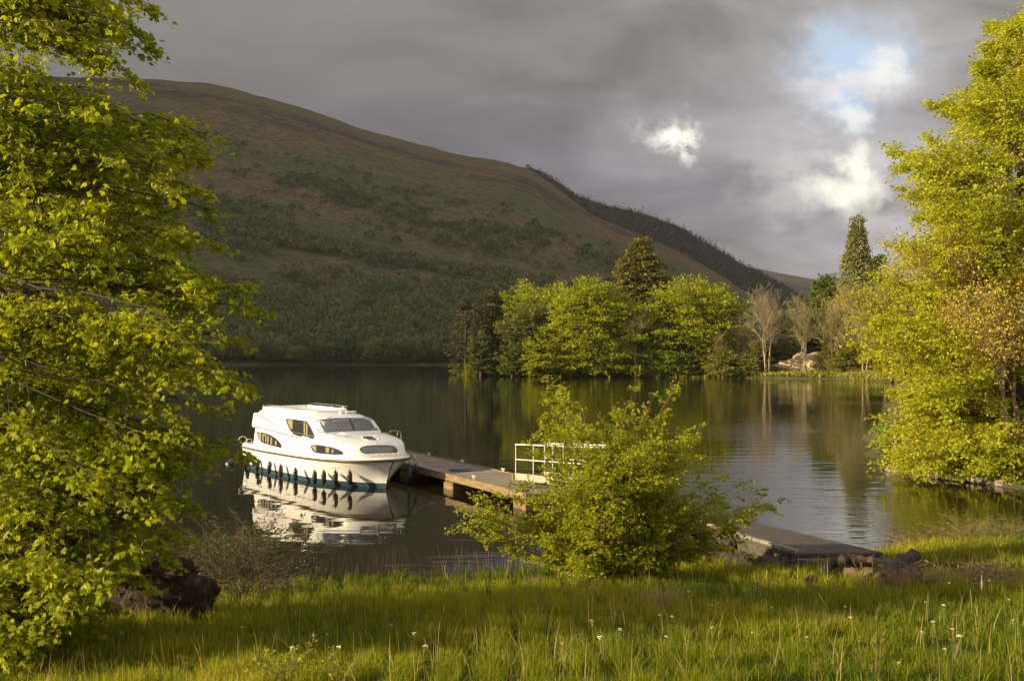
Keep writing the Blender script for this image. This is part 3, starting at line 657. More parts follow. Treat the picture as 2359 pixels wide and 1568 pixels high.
dome_tree('pine_tree', 1072, 243, 0, 690, 42, 21, 'dark brown-green pine with drooping layered boughs at the far left tip of the peninsula', M['needle_brown'], shape='pine', nl=60, card=.34, flat=.9, droop=.3, nsec=7, nspray=2, leafn=4)
dome_tree('pine_tree', 1130, 238, 0, 662, 46, 22, 'taller brown conifer with a blunt top, left of the first bright beech on the peninsula', M['needle_brown'], shape='pine', nl=80, card=.36, flat=.85, droop=.25)
dome_tree('beech_tree', 1226, 240, 0, 648, 86, 23, 'yellow-topped beech behind the grey-green tree near the left of the peninsula', M['leaf_far_beech'], nl=90, skew=.05, bottom=.15)
dome_tree('willow_tree', 1218, 231, 0, 694, 52, 24, 'soft grey-green tree in front of the leftmost beech on the peninsula', M['leaf_willow'], nl=80, bottom=.05, card=.36)
dome_tree('alder_tree', 1108, 234, 0, 765, 27, 25, 'small dull green tree standing in front of the brown conifers', M['leaf_willow'], nl=40, card=.3)
dome_tree('alder_tree', 1180, 229, 0, 800, 26, 26, 'low dark green tree at the waterline below the grey-green tree', M['leaf_green'], nl=36, card=.3)
dome_tree('beech_tree', 1308, 236, 0, 663, 34, 27, 'narrow yellow-green tree squeezed between the first beech and the big domed beech', M['leaf_far_beech'], nl=50, card=.36, bottom=.3)
dome_tree('beech_tree', 1356, 228, 0, 644, 86, 28, 'broad domed beech in the middle of the peninsula, boughs hanging to the water', M['leaf_far_beech'], nl=170, card=.38, droop=.22)
dome_tree('beech_tree', 1262, 226, 0, 742, 44, 29, 'rounded low green tree hanging over the water at the left foot of the domed beech', M['leaf_far_beech'], nl=66, card=.34, droop=.3)
dome_tree('fir_tree', 1478, 243, 0, 556, 64, 30, 'tall olive-brown fir rising above all the beeches of the peninsula', M['needle_gold'], shape='fir', nl=150, card=.42, flat=.8, droop=.15, bottom=.3)
dome_tree('birch_tree', 1452, 227, 0, 688, 62, 31, 'yellow-green birch between the two biggest beeches, under the tall fir', M['leaf_far_beech'], nl=66, card=.34, droop=.25, bark=M['pale_bark'], trunk_r=.25)
dome_tree('beech_tree', 1596, 228, 0, 640, 94, 32, 'widest and brightest beech, right-hand dome of the peninsula', M['leaf_far_beech'], nl=180, card=.38, droop=.15, bottom=.12)
dome_tree('beech_tree', 1530, 224, 0, 735, 40, 33, 'lower green tree under the left side of the widest beech', M['leaf_green'], nl=50, card=.34, droop=.2)
dome_tree('hazel_bush', 1562, 222, 0, 786, 38, 34, 'rounded green bush at the waterline under the widest beech', M['leaf_green'], nl=50, card=.3, cat='bush')
dome_tree('hazel_bush', 1635, 224, 0, 790, 42, 35, 'dark green bush at the right foot of the widest beech', M['leaf_dark'], nl=44, card=.32, cat='bush')
dome_tree('alder_tree', 1905, 238, 0, 628, 40, 36, 'deep green tree left of the tall spruce, above the bare trees', M['leaf_green'], nl=80, card=.40, bottom=.25)
dome_tree('spruce_tree', 1974, 228, 0, 503, 62, 37, 'tall pointed spruce standing against the sky near the right-hand trees', M['needle_green'], shape='cone', nl=190, card=.34, flat=.9, droop=.22, nsec=6, nspray=3, leafn=4, trunk_r=.35, bottom=.35, open_=.3)
dome_tree('fir_tree', 2022, 238, 0, 590, 34, 38, 'blue-green conifer just right of the tall spruce', M['leaf_green'], shape='fir', nl=60, card=.4)
dome_tree('alder_tree', 1975, 240, 0, 655, 60, 39, 'dense green tree behind the brown twiggy tree under the spruce', M['leaf_green'], nl=80, card=.42)
dome_tree('alder_tree', 2080, 215, 0, 640, 60, 40, 'yellow-green tree behind the leaning beech, right of the spruce', M['leaf_far_beech'], nl=90, card=.4)
dome_tree('scrub_bush', 1672, 219, 0, 800, 44, 41, 'brownish-green scrub at the waterline, left of the bare birches', M['grass_bank'], nl=60, card=.26, cat='bush', nsec=6)
dome_tree('scrub_bush', 1722, 217, 0, 822, 30, 42, 'low olive scrub round the foot of the tall bare birches', M['grass_bank'], nl=40, card=.24, cat='bush')
dome_tree('scrub_bush', 1800, 232, 0, 775, 44, 43, 'olive scrub behind the sandy mound between the bare trees', M['leaf_willow'], nl=50, card=.3, cat='bush')
dome_tree('scrub_bush', 1642, 221, 0, 795, 26, 61, 'golden-brown scrub just right of the dark bush at the foot of the widest beech', M['leaf_birch2'], nl=40, card=.22, cat='bush', nsec=6)
dome_tree('scrub_bush', 1745, 218, 0, 782, 24, 62, 'upright ochre scrub round the stems of the tallest bare birch', M['leaf_birch2'], nl=30, card=.22, cat='bush', nsec=6)
dome_tree('scrub_bush', 1905, 214, 0, 800, 26, 63, 'low ochre scrub right of the sandy mound', M['leaf_birch2'], nl=34, card=.22, cat='bush', nsec=6)
dome_tree('alder_tree', 1838, 246, 0, 700, 36, 71, 'dull olive tree filling the gap behind the rounded bare tree and the sandy mound', M['leaf_willow'], nl=60, card=.4)
dome_tree('birch_tree', 1948, 222, 0, 668, 42, 72, 'tan and yellow-green birch just left of the leaning beech, below the spruce', M['leaf_birch2'], nl=80, card=.28)
dome_tree('birch_tree', 2022, 216, 0, 690, 40, 73, 'yellow-green birch whose crown merges with the left side of the leaning beech', M['leaf_far_beech'], nl=80, card=.3)
dome_tree('scrub_bush', 1955, 211, 0, 790, 40, 44, 'ochre scrub at the water under the brown twiggy tree', M['grass_bank'], nl=46, card=.26, cat='bush')
rt = np.random.default_rng(5)
kw = dict(twigr=.026, levels=5, spreadang=.75, nchild=(2, 3))
twiggy('bare_tree', base2(1467, 223), top_h(base2(1467, 223), 700), rt, 'thin pale bare tree in front of the beeches below the tall fir', M['twig_far'], lean=.03, stems=2, start=.35, **kw)
twiggy('bare_tree', base2(1697, 222), top_h(base2(1697, 222), 705), rt, 'smaller bare tree between the widest beech and the tall bare birches', M['twig_far'], lean=.08, stems=3, start=.25, **kw)
twiggy('bare_tree', base2(1766, 215), top_h(base2(1766, 215), 660), rt, 'tallest bare birch clump with several pale stems at the water', M['twig_far'], lean=.07, stems=5, start=.30, **kw)
twiggy('bare_tree', base2(1852, 213), top_h(base2(1852, 213), 684), rt, 'rounded bare tree in front of the sandy mound', M['twig_far'], lean=.10, stems=4, start=.20, leaf=(M['grass_bank'], 1, 6, .5, .22), **kw)
twiggy('bare_tree', base2(1935, 212), top_h(base2(1935, 212), 650), rt, 'brown twiggy tree left of centre beneath the spruce', M['twig_far'], lean=.12, stems=4, start=.16, leaf=(M['grass_bank'], 1, 5, .5, .22), **kw)
twiggy('bare_tree', base2(1985, 207), top_h(base2(1985, 207), 640), rt, 'broad brown twiggy tree directly under the spruce, pale stems at the water', M['twig_far'], lean=.08, stems=4, start=.22, leaf=(M['grass_bank'], 1, 5, .5, .22), **kw)
twiggy('bare_tree', base2(2040, 205), top_h(base2(2040, 205), 700), rt, 'brown bare tree at the right end of the far shore, next to the leaning beech', M['twig_far'], lean=.12, stems=4, start=.16, leaf=(M['grass_bank'], 1, 5, .5, .22), **kw)
twiggy('bare_tree', base2(1660, 220), top_h(base2(1660, 220), 770), rt, 'short twiggy bare tree in the scrub right of the widest beech', M['twig_far'], lean=.08, stems=3, start=.2, leaf=(M['grass_bank'], 1, 5, .5, .22), **kw)

def blob_mesh(name, c, r, seed, mat, flatbase=True, rough=.25, sub=4, parent=None, fr=1.6):
    import bmesh
    bm = bmesh.new(); bmesh.ops.create_icosphere(bm, subdivisions=sub, radius=1)
    for v in bm.verts:
        n = mnoise.noise(v.co*fr+Vector((seed*3.1, seed, -seed)))*rough+mnoise.noise(v.co*fr*3+Vector((seed, 0, 7)))*rough*.45
        p = v.co*(1+n); v.co = Vector((p.x*r[0]+c[0], p.y*r[1]+c[1], max(p.z, -.5 if flatbase else -9)*r[2]+c[2]))
    me = bpy.data.meshes.new(name); bm.to_mesh(me); bm.free(); me.materials.append(mat)
    for p in me.polygons: p.use_smooth = sub > 3
    o = bpy.data.objects.new(name, me); COL.objects.link(o)
    if parent: attach(o, parent)
    return o
sb = base2(1868, 222)
tag(blob_mesh('sand_mound', (sb[0], sb[1], sb[2]+.1), (7.4, 4.0, 3.1), 3, M['sand'], rough=.45, fr=2.6), 'pale orange mound of sand and stones on the far shore behind a bare tree', 'mound')

# grass and reeds along the far shore
def bank_grass():
    rng = np.random.default_rng(9); n = 170000; x = rng.uniform(-18, 95, n); y = rng.uniform(178, 250, n); d = poly_dist(x, y, LAND)
    k = (d > .1) & (d < 2+14*rng.random(n)**2); x, y = x[k], y[k]; n = len(x); z = G2(x, y)
    P = np.stack([x, y, z-.05], 1); A = np.tile([0, 0, 1.], (n, 1))
    o = leaves_mesh('bank_grass', P, A, rng.uniform(.25, .9, n), M['grass_bank'], None, 'card', rng, tilt=1)
    tag(o, 'rough ochre and green grass along the far shore of the peninsula', 'grass', kind='stuff')
    n = 26000; x = rng.uniform(14, 30, n); y = rng.uniform(36, 64, n); z = G2(x, y); k = z > .1; P = np.stack([x, y, z-.05], 1)[k]
    o = leaves_mesh('bank_grass', P, np.tile([0, 0, 1.], (len(P), 1)), rng.uniform(.07, .20, len(P)), M['leaf_green'], None, 'card', rng, tilt=1)
    tag(o, 'dark undergrowth on the bank below the leaning right-hand beech', 'undergrowth', kind='stuff')
bank_grass()
def waterline_bushes():
    rng = np.random.default_rng(15); g = 'bushes along the peninsula waterline'
    for i, px in enumerate((1062, 1090, 1122, 1152, 1196, 1232, 1268, 1318, 1352, 1398, 1436, 1482, 1516, 1572, 1606, 1660, 1700)):
        D = 238-(px-1060)*.034+rng.uniform(-.5, 1.5); D = D+8*max(0, (1110-px)/60)
        dome_tree('waterline_bush', px, D, 0, rng.uniform(812, 846), rng.uniform(16, 26), 200+i, 'low bush overhanging the water below the peninsula trees', M[('leaf_green', 'leaf_far_beech', 'leaf_dark', 'leaf_willow')[i % 4]], nl=22, card=.26, cat='bush', nsec=5, group=g, trunk_r=.12)
waterline_bushes()
def shore_stones():
    rng = np.random.default_rng(4)
    pts = []
    for i in range(26):
        t_ = i/25.; x = 16.6+2.9*(t_**1.3)+rng.normal(0, .08); y = 43.4-5.7*t_+rng.normal(0, .2); pts.append((x, y, rng.uniform(.10, .26)))
    protos = [blob_mesh('shore_stone', (0, 0, 0), (1, .8, .6), s, M['stone'], rough=.5, sub=3) for s in (1, 2, 3)]
    for i, (x, y, r) in enumerate(pts):
        o = protos[i] if i < 3 else protos[i % 3].copy()
        if i >= 3: COL.objects.link(o)
        o.location = (x, y, .08); o.scale = (r, r, r); o.rotation_euler = (0, 0, rng.uniform(0, 6))
        tag(o, 'brown stone at the water under the leaning right-hand beech', 'stone', 'stones along the right bank')
shore_stones()
rb = at(2354, 1098, 38.9); 
post = tube('marker_post', [(rb[0]+.12, rb[1], -.2), (rb[0]+.12, rb[1], .9), (rb[0]+.12, rb[1], 1.05)], [.10, .10, .06], M['post_red'], None, 12)
tag(post, 'orange-red marker post at the water, cut by the right edge of the picture', 'post')

# ------------------------------------------------------------------ vegetation of the hills
def clumps(name, pos, h, r, mat, n, rng, label=None, cat=None, kind='stuff', shape='round', group=None, card=None):
    m = len(pos); k = np.repeat(np.arange(m), n); q = len(k)
    u = unit(rng.normal(0, 1, (q, 3))); u[:, 2] = np.abs(u[:, 2])*1.0-.15; rad = rng.uniform(.6, 1.0, q)[:, None]
    if shape == 'round':
        P = pos[k]+u*rad*np.stack([r[k], r[k], h[k]*.62], 1)+np.stack([0*h[k], 0*h[k], h[k]*.36], 1); A = u+np.array([0, 0, .5])
    else:
        v = rng.random(q)**1.3; th = rng.uniform(0, 6.28, q); rr = r[k]*(1-v)*rng.uniform(.6, 1, q)
        P = pos[k]+np.stack([np.cos(th)*rr, np.sin(th)*rr, h[k]*v*.95], 1); A = np.stack([np.cos(th), np.sin(th), 0*v+.35], 1)
    tree_r = np.repeat(rng.random(m), n)*.65+rng.random(q)*.35
    s = (card if card is not None else .42)*r[k]*rng.uniform(.7, 1.4, q)
    o = leaves_mesh(name, P, A, s, mat, None, 'card', rng, tilt=.6, rnd=tree_r)
    return tag(o, label, cat, group, kind)
def pick(n, rng, px0, px1, t0, t1, spec, mask=None, tp=1.0):
    px = rng.uniform(px0, px1, n); t_ = t0+(t1-t0)*rng.random(n)**tp
    x, y, z = hill_z(px, t_, spec['ridge'], spec['Ds'], spec['Dr'], spec['pw'])
    if mask is not None: k = mask(x, y, z, px, t_); x, y, z = x[k], y[k], z[k]
    return np.stack([x, y, z], 1)
def hill_vegetation():
    rng = np.random.default_rng(31)
    sh = lambda x, y, z: fbm(x*.5, y*.6+(z+x*.36)*2.0, .011, 4, 12)
    # the continuous wood on the lower slope
    p = pick(10500, rng, -50, 1640, .0004, .34, H1, lambda x, y, z, px, t: (sh(x, y, z)*.28+.27+rng.normal(0, .02, len(x))+.05*np.sin(px/90) > t+np.maximum(px-1150, 0)*.0005), .8)
    clumps('hillside_wood', p, rng.uniform(6, 11, len(p)), rng.uniform(2.6, 5.0, len(p)), M['hill_wood'], 34, rng, 'mixed brown and green wood covering the lower slope of the big hill', 'wood')
    # strips of birch scrub higher up
    def band(x, y, z, px, t): return (sh(x, y, z)+.35*fbm(x, z*2, .05, 3, 6)+rng.normal(0, .17, len(x)) > .13) & (t < .74-.00012*np.maximum(px-300, 0)) & (fbm(x, z, .03, 3, 4) > -.35)
    p = pick(13000, rng, 0, 1500, .14, .80, H1, band)
    clumps('hillside_scrub', p, rng.uniform(3, 7, len(p)), rng.uniform(1.8, 4.0, len(p)), M['hill_leaf'], 22, rng, 'grey-green strips of birch scrub across the middle of the big hill', 'scrub', card=.55)
    # single bushes standing apart on the open slope
    p = pick(900, rng, 650, 1560, .18, .70, H1, lambda x, y, z, px, t: (sh(x, y, z) < .02))[:46]
    for i in range(len(p)):
        clumps('hillside_bush', p[i:i+1], rng.uniform(5, 9, 1), rng.uniform(2.5, 5, 1), M['hill_leaf'], 60, rng, 'small dark bush standing alone on the open brown slope of the hill', 'bush', None, group='lone bushes on the hillside', card=.5)
    # crowns one can tell apart along the foot of the hill
    px = np.linspace(455, 1090, 34)+rng.normal(0, 5, 34); t_ = rng.uniform(.0006, .014, 34)
    x, y, z = hill_z(px, t_, R1, 475, 1500, 1.12); m = ['hill_wood', 'hill_leaf', 'hill_wood', 'leaf_willow']
    for i in range(34):
        kind_ = m[rng.integers(0, 3)] if rng.random() < .86 else 'hill_wood'
        clumps('lakeside_tree', np.array([[x[i], y[i], max(z[i], .3)]]), rng.uniform(8, 13.5, 1), rng.uniform(4.0, 7.0, 1), M[kind_], 420, rng, 'round-headed tree at the foot of the hill on the far lake shore', 'tree', None, group='trees along the foot of the hill', card=.24)
    # conifer plantation on the second hill
    p = pick(9000, rng, 1180, 1960, .30, .995, H2, None, .7)
    clumps('conifer_plantation', p, rng.uniform(7, 12, len(p)), rng.uniform(2.6, 4.0, len(p)), M['hill_conifer'], 14, rng, 'dark conifer plantation on the slope behind the big hill', 'wood', shape='cone', card=.62)
    x, y, z = hill_z(np.array([1296., 1480, 1604, 1611, 1633, 1640, 1650, 1668, 1575, 1540, 1420]), np.full(11, .99), R2, 1000, 2300, 1.05)
    for i in range(11):
        clumps('skyline_conifer', np.array([[x[i], y[i], z[i]]]), rng.uniform(16, 22, 1), rng.uniform(3.0, 4, 1), M['hill_conifer'], 60, rng, 'tiny dark conifer sticking up from the skyline of the second hill', 'tree', None, shape='cone', group='conifers on the skyline', card=.45)
hill_vegetation()

# ------------------------------------------------------------------ bush in front of the jetty
def mid_bush():
    rng = np.random.default_rng(8); b = np.array([1.75, 18.7, 0]); b[2] = float(G(b[0], b[1]))
    root = empty('hawthorn_bush', tuple(b)); tag(root, 'large yellow-green bush with shoots sticking up, in front of the end of the jetty', 'bush')
    tips = [(1278, 893), (1290, 905), (1265, 925), (1300, 930), (1345, 960), (1390, 985), (1548, 905), (1500, 925), (1455, 915), (1440, 950), (1480, 965), (1420, 975), (1602, 993), (1570, 1005), (1590, 1030), (1500, 1000), (1250, 1015), (1230, 1028), (1262, 990), (1780, 1153), (1740, 1130), (1700, 1120), (1650, 1105), (1745, 1165), (1715, 1185), (1690, 1120), (1062, 1218), (1075, 1175), (1085, 1210), (1110, 1150), (1160, 1140), (1195, 1120), (1120, 1240), (1180, 1270), (1090, 1185), (1140, 1165), (1690, 1250), (1660, 1230), (1620, 1262), (1240, 1290), (1215, 1275), (1650, 1150), (1620, 1090), (1600, 1060), (1560, 1040), (1700, 1205), (1670, 1215), (1640, 1200), (1685, 1235), (1655, 1262), (1610, 1235), (1630, 1180), (1590, 1150)]
    pts = []
    for (px, py) in tips: pts.append(at(px, py, rng.uniform(18.0, 19.6)))
    prof = np.array([(900, 1278, 1300), (950, 1262, 1480), (990, 1265, 1560), (1040, 1275, 1585), (1100, 1260, 1620), (1140, 1190, 1640), (1200, 1160, 1665), (1250, 1200, 1640), (1300, 1240, 1590), (1335, 1275, 1540)])
    for k in range(165):
        py = 1340-abs(rng.normal(0, 1))*130 if rng.random() < .72 else rng.uniform(1040, 1320)
        if py < 1040: continue
        l, r = np.interp(py, prof[:, 0], prof[:, 1]), np.interp(py, prof[:, 0], prof[:, 2]); c, w = (l+r)/2, (r-l)/2
        w = max(w-58, 40); u = rng.uniform(-1, 1)*.97; D = 18.8+rng.uniform(-1, 1)*np.sqrt(1-u*u*.9)*1.5; pts.append(at(c+w*u, py, D))
    for k in range(46):
        py = rng.uniform(1035, 1150); px = rng.uniform(1375, 1560); pts.append(at(px, py, rng.uniform(17.8, 19.8)))
    L = []
    for tip in pts:
        st = b+np.array([rng.normal(0, .22), rng.normal(0, .2), rng.uniform(0, .25)]); hz = max(tip[2]-b[2], .2)
        mid = st+(tip-st)*np.array([.42, .42, .62])+rng.normal(0, .08, 3); L.append((st, mid, tip))
    nt = len(tips); rb_ = crown(L[:nt], rng, nsec=15, seclen=.26, nspray=4, spraylen=.16, nleaf=6, size=.066, flat=.3, droop=.03, t0=.5, spread=.6, limb_r=.018)
    (s0, s1, ra, rb), (P, A, S, RN) = crown(L[nt:], rng, nsec=12, seclen=.55, nspray=4, spraylen=.21, nleaf=7, size=.068, flat=.35, droop=.03, t0=.38, spread=.5, limb_r=.020)
    c = np.concatenate; (t0_, t1_, ta, tb), (P2, A2, S2, R2_) = rb_; s0, s1, ra, rb, P, A, S, RN = c((s0, t0_)), c((s1, t1_)), c((ra, ta)), c((rb, tb)), c((P, P2)), c((A, A2)), c((S, S2)), c((RN, R2_))
    zz = G(P[:, 0], P[:, 1]); ok = P[:, 2] > zz+.06
    segs_mesh('branches', s0, s1, ra, rb, M['twig'], root, 4)
    leaves_mesh('leaves', P[ok], A[ok], S[ok], M['leaf_bush'], root, 'oval', rng, tilt=.9, rnd=RN[ok])
    # dry russet grass round its foot
    n = 900; ang = rng.uniform(0, 6.28, n); rr = rng.uniform(.1, .8, n); x = b[0]-.35+np.cos(ang)*rr; y = b[1]-.5+np.sin(ang)*rr*.5
mid_bush()

# ------------------------------------------------------------------ grass
def blades(name, x, y, h, w, mat, rng, lean=.35, rnd=None, zf=G, parent=None):
    n = len(x); z = zf(x, y)-.03; th = rng.uniform(0, 2*np.pi, n); f = rng.uniform(0, 2*np.pi, n)
    ld = np.stack([np.cos(th), np.sin(th), 0*th], 1)*(h*np.abs(rng.normal(0, lean, n)))[:, None]; wd = np.stack([np.cos(f), np.sin(f), 0*f], 1)*(w/2)[:, None]
    B = np.stack([x, y, z], 1); up = np.stack([0*h, 0*h, h], 1)
    rows = []
    for t_, ww in ((0, 1), (.4, .85), (.75, .55)):
        c = B+up*t_+ld*t_**2; rows += [c-wd*ww, c+wd*ww]
    rows.append(B+up*.97+ld)
    V = np.stack(rows, 1).reshape(-1, 3); off = (np.arange(n)*7)[:, None, None]
    q = np.array([[0, 1, 3, 2], [2, 3, 5, 4]]); t3 = np.array([[4, 5, 6]])
    r = np.repeat(rng.random(n) if rnd is None else np.clip(rnd, 0, 1), 7)
    return npmesh(name, V, [(q[None]+off).reshape(-1, 4), (t3[None]+off).reshape(-1, 3)], mat, parent, False, {'rnd': r})
def grass():
    rng = np.random.default_rng(2)
    n = 290000
    y = 5.5+(27.5-5.5)*rng.random(n)**1.15; x = rng.uniform(-.60, .62, n)*y+rng.normal(0, .3, n)
    # pull blades together into tussocks
    cell = .42; cx, cy = np.floor(x/cell), np.floor(y/cell); hsh = np.sin(cx*12.9898+cy*78.233)*43758.5; hx = hsh-np.floor(hsh); hs2 = np.sin(cx*39.3+cy*11.1)*24634.6; hy = hs2-np.floor(hs2)
    pull = rng.random(n)**.5*.55*(hx > .35); x = x+((cx+.2+.6*hx)*cell-x)*pull; y = y+((cy+.2+.6*hy)*cell-y)*pull
    z = G(x, y); k = z > .10
    inq = poly_dist(x, y, np.array(QUAY)); k &= inq < .05
    x, y = x[k], y[k]; n = len(x); tus = (.65+.7*hx[k])
    f1 = fbm(x, y, .5, 3, 21); f2 = fbm(x, y, .22, 3, 22)
    log_ = ((x-7.6)/1.9)**2+((y-18.6)/1.6)**2 < 1
    h = rng.uniform(.09, .26, n)*np.where(log_, .6, 1)*tus*(1+.35*f1)*np.interp(y, [6, 22], [1.0, .95]); w = rng.uniform(.0045, .009, n)*np.interp(y, [6, 12, 24], [.9, 1.25, 2.2])
    rn = .40+.40*f1+.34*f2+rng.normal(0, .20, n); dry = rng.random(n) < .035+.10*smoothstep(.25, .7, f2)*(x > 0); rn = np.where(dry, rng.uniform(.86, 1, n), np.clip(rn, 0, .8))
    o = blades('meadow_grass', x, y, h, w, M['grass'], rng, lean=.48, rnd=rn); tag(o, 'long green spring grass sloping down to the lake', 'grass', kind='stuff')
    # taller thin seeding stalks
    n = 1500; y = rng.uniform(6, 21.5, n); x = rng.uniform(-.5, .55, n)*y
    o = blades('dry_stalks', x, y, rng.uniform(.25, .55, n), rng.uniform(.005, .008, n)*np.interp(y, [6, 20], [.8, 1.6]), M['straw'], rng, lean=.25); tag(o, 'thin straw-coloured dead stalks scattered through the grass', 'dry stalks', kind='stuff')
    # dark reedy stalks at the water's edge in the middle
    n = 420; x = rng.uniform(-4.8, .2, n); y = np.interp(x, YBX, YBY)+rng.uniform(-.6, .9, n)
    o = blades('shore_reeds', x, y, rng.uniform(.3, .85, n), rng.uniform(.006, .011, n), M['brush_leaf'], rng, lean=.22); tag(o, 'thin brown dead stems standing at the water edge below the moored boat', 'reeds', kind='stuff')
M['brush_leaf'] = leaf_mat('brush_leaf', (.06, .045, .025), (.17, .12, .07), .2, .8)
QUAY = [(5.75, 20.3), (4.94, 22.4), (3.5, 27.0), (2.65, 29.65), (3.95, 30.2), (5.1, 27.7), (5.6, 24.7), (6.97, 21.7), (7.6, 20.4)]
grass()

def tussock(name, px, py, label, cat, mat, n, r, h, seed, w=.009, lean=.55):
    rng = np.random.default_rng(seed); p = ground_hit(px, py)
    a = rng.uniform(0, 6.28, n); rr = np.abs(rng.normal(0, r*.5, n)); x = p[0]+np.cos(a)*rr; y = p[1]+np.sin(a)*rr*.8
    o = blades(name, x, y, rng.uniform(.5, 1.0, n)*h, np.full(n, w), mat, rng, lean=lean); return tag(o, label, cat)
tussock('grass_tussock', 1528, 1408, 'pale straw-coloured grass tussock below the right side of the big bush', 'tussock', M['straw'], 520, .42, .40, 1)
tussock('grass_tussock', 1240, 1345, 'faded reddish grass tuft at the left foot of the big bush', 'tussock', M['straw'], 160, .22, .24, 2, lean=.7)
tussock('grass_tussock', 1352, 1352, 'brown dead grass tuft directly under the big bush', 'tussock', M['brush_leaf'], 260, .35, .25, 3)
tussock('grass_tussock', 1905, 1440, 'dry orange-tinged grass patch in the meadow below the logs', 'tussock', M['straw'], 200, .35, .22, 4, lean=.8)

def twig_bush(name, px, py, label, seed, n_limb, R, H, mat_l, nleaf, size, twig='twig', cat='bush', rtwig=.008, nsec=5, pos=None):
    rng = np.random.default_rng(seed); b = ground_hit(px, py) if pos is None else np.array(pos, float); root = empty(name, tuple(b)); tag(root, label, cat)
    L = []
    for k in range(n_limb):
        th = rng.uniform(0, 6.28); e = rng.uniform(.1, 1); tip = b+np.array([np.cos(th)*R*(1-.6*e**2), np.sin(th)*R*(1-.6*e**2)*.8, H*(.15+.85*e*rng.uniform(.7, 1))])
        st = b+np.array([rng.normal(0, R*.12), rng.normal(0, R*.1), -.03]); mid = st+(tip-st)*np.array([.35, .35, .75]); L.append((st, mid, tip))
    (s0, s1, ra, rb), (P, A, S, RN) = crown(L, rng, nsec=nsec, seclen=R*.45, nspray=2, spraylen=R*.22, nleaf=max(nleaf, 1), size=size, flat=.3, droop=.05, t0=.25, spread=.5, limb_r=rtwig)
    segs_mesh('stems', s0, s1, np.maximum(ra, .003), np.maximum(rb, .002), M[twig], root, 3)
    if nleaf: ok = P[:, 2] > G(P[:, 0], P[:, 1])+.02; leaves_mesh('leaves', P[ok], A[ok], S[ok], M[mat_l], root, 'oval', rng, tilt=.9)
    return root
twig_bush('young_shrub', 668, 1585, 'small yellow-green leafy shrub in the grass at the bottom edge', 3, 12, .33, .42, 'leaf_bush', 5, .034)
twig_bush('young_shrub', 778, 1592, 'smallest reddish-tipped shoot beside the small shrub at the bottom edge', 4, 6, .16, .34, 'leaf_bush', 4, .03)
twig_bush('bramble', 560, 1385, 'tangled brown bramble between the uprooted stump and the water', 5, 60, 1.1, 1.25, 'leaf_dark', 2, .05, 'bramble', rtwig=.008)
twig_bush('bramble', 640, 1340, 'lower brown bramble stems right of the main tangle, at the water edge', 6, 36, .9, .75, 'leaf_dark', 2, .045, 'bramble', rtwig=.007)
twig_bush('alder_shrub', 600, 1335, 'dark leafy shrub standing over the left end of the boat reflection', 7, 40, .95, 1.45, 'leaf_dark', 6, .05)
twig_bush('alder_shrub', 700, 1345, 'dark shoot whose leafy top covers part of the boat reflection', 8, 5, .35, 1.55, 'leaf_dark', 6, .05)
twig_bush('alder_shrub', 500, 1330, 'dark leafy undergrowth behind the uprooted stump', 9, 40, 1.0, 1.3, 'leaf_dark', 6, .05)
twig_bush('sapling', 1218, 1375, 'thin pale upright sapling left of the big bush', 10, 3, .10, .95, 'leaf_bush', 1, .03, 'brush', rtwig=.009, nsec=3)
twig_bush('young_shrub', 1730, 1285, 'low green sprig in the grass right of the big bush', 12, 8, .3, .45, 'leaf_bush', 4, .045)
twig_bush('young_shrub', 1855, 1262, 'small green sprig growing at the kerb of the landing', 13, 12, .38, .50, 'leaf_bush', 3, .045)
twig_bush('weed', 1888, 1245, 'dark spindly weed standing against the bright water beyond the landing', 14, 3, .10, .48, 'leaf_dark', 4, .04)
twig_bush('tall_weeds', 2230, 1240, 'pale green weeds on the bank at the right, against the dark reflection', 15, 30, 1.0, .55, 'leaf_green', 3, .035, cat='weeds')
twig_bush('tall_weeds', 2120, 1252, 'low dark weeds at the water edge where the bank meets the reflections', 17, 30, .9, .38, 'leaf_dark', 3, .035, cat='weeds')
twig_bush('tall_weeds', 2330, 1238, 'dark green weeds at the water edge by the right margin', 18, 30, .9, .45, 'leaf_dark', 3, .035, cat='weeds')
twig_bush('tall_weeds', 1770, 1262, 'dark thin weeds on the landing beside the sprig', 16, 10, .4, .5, 'leaf_dark', 1, .03, cat='weeds')

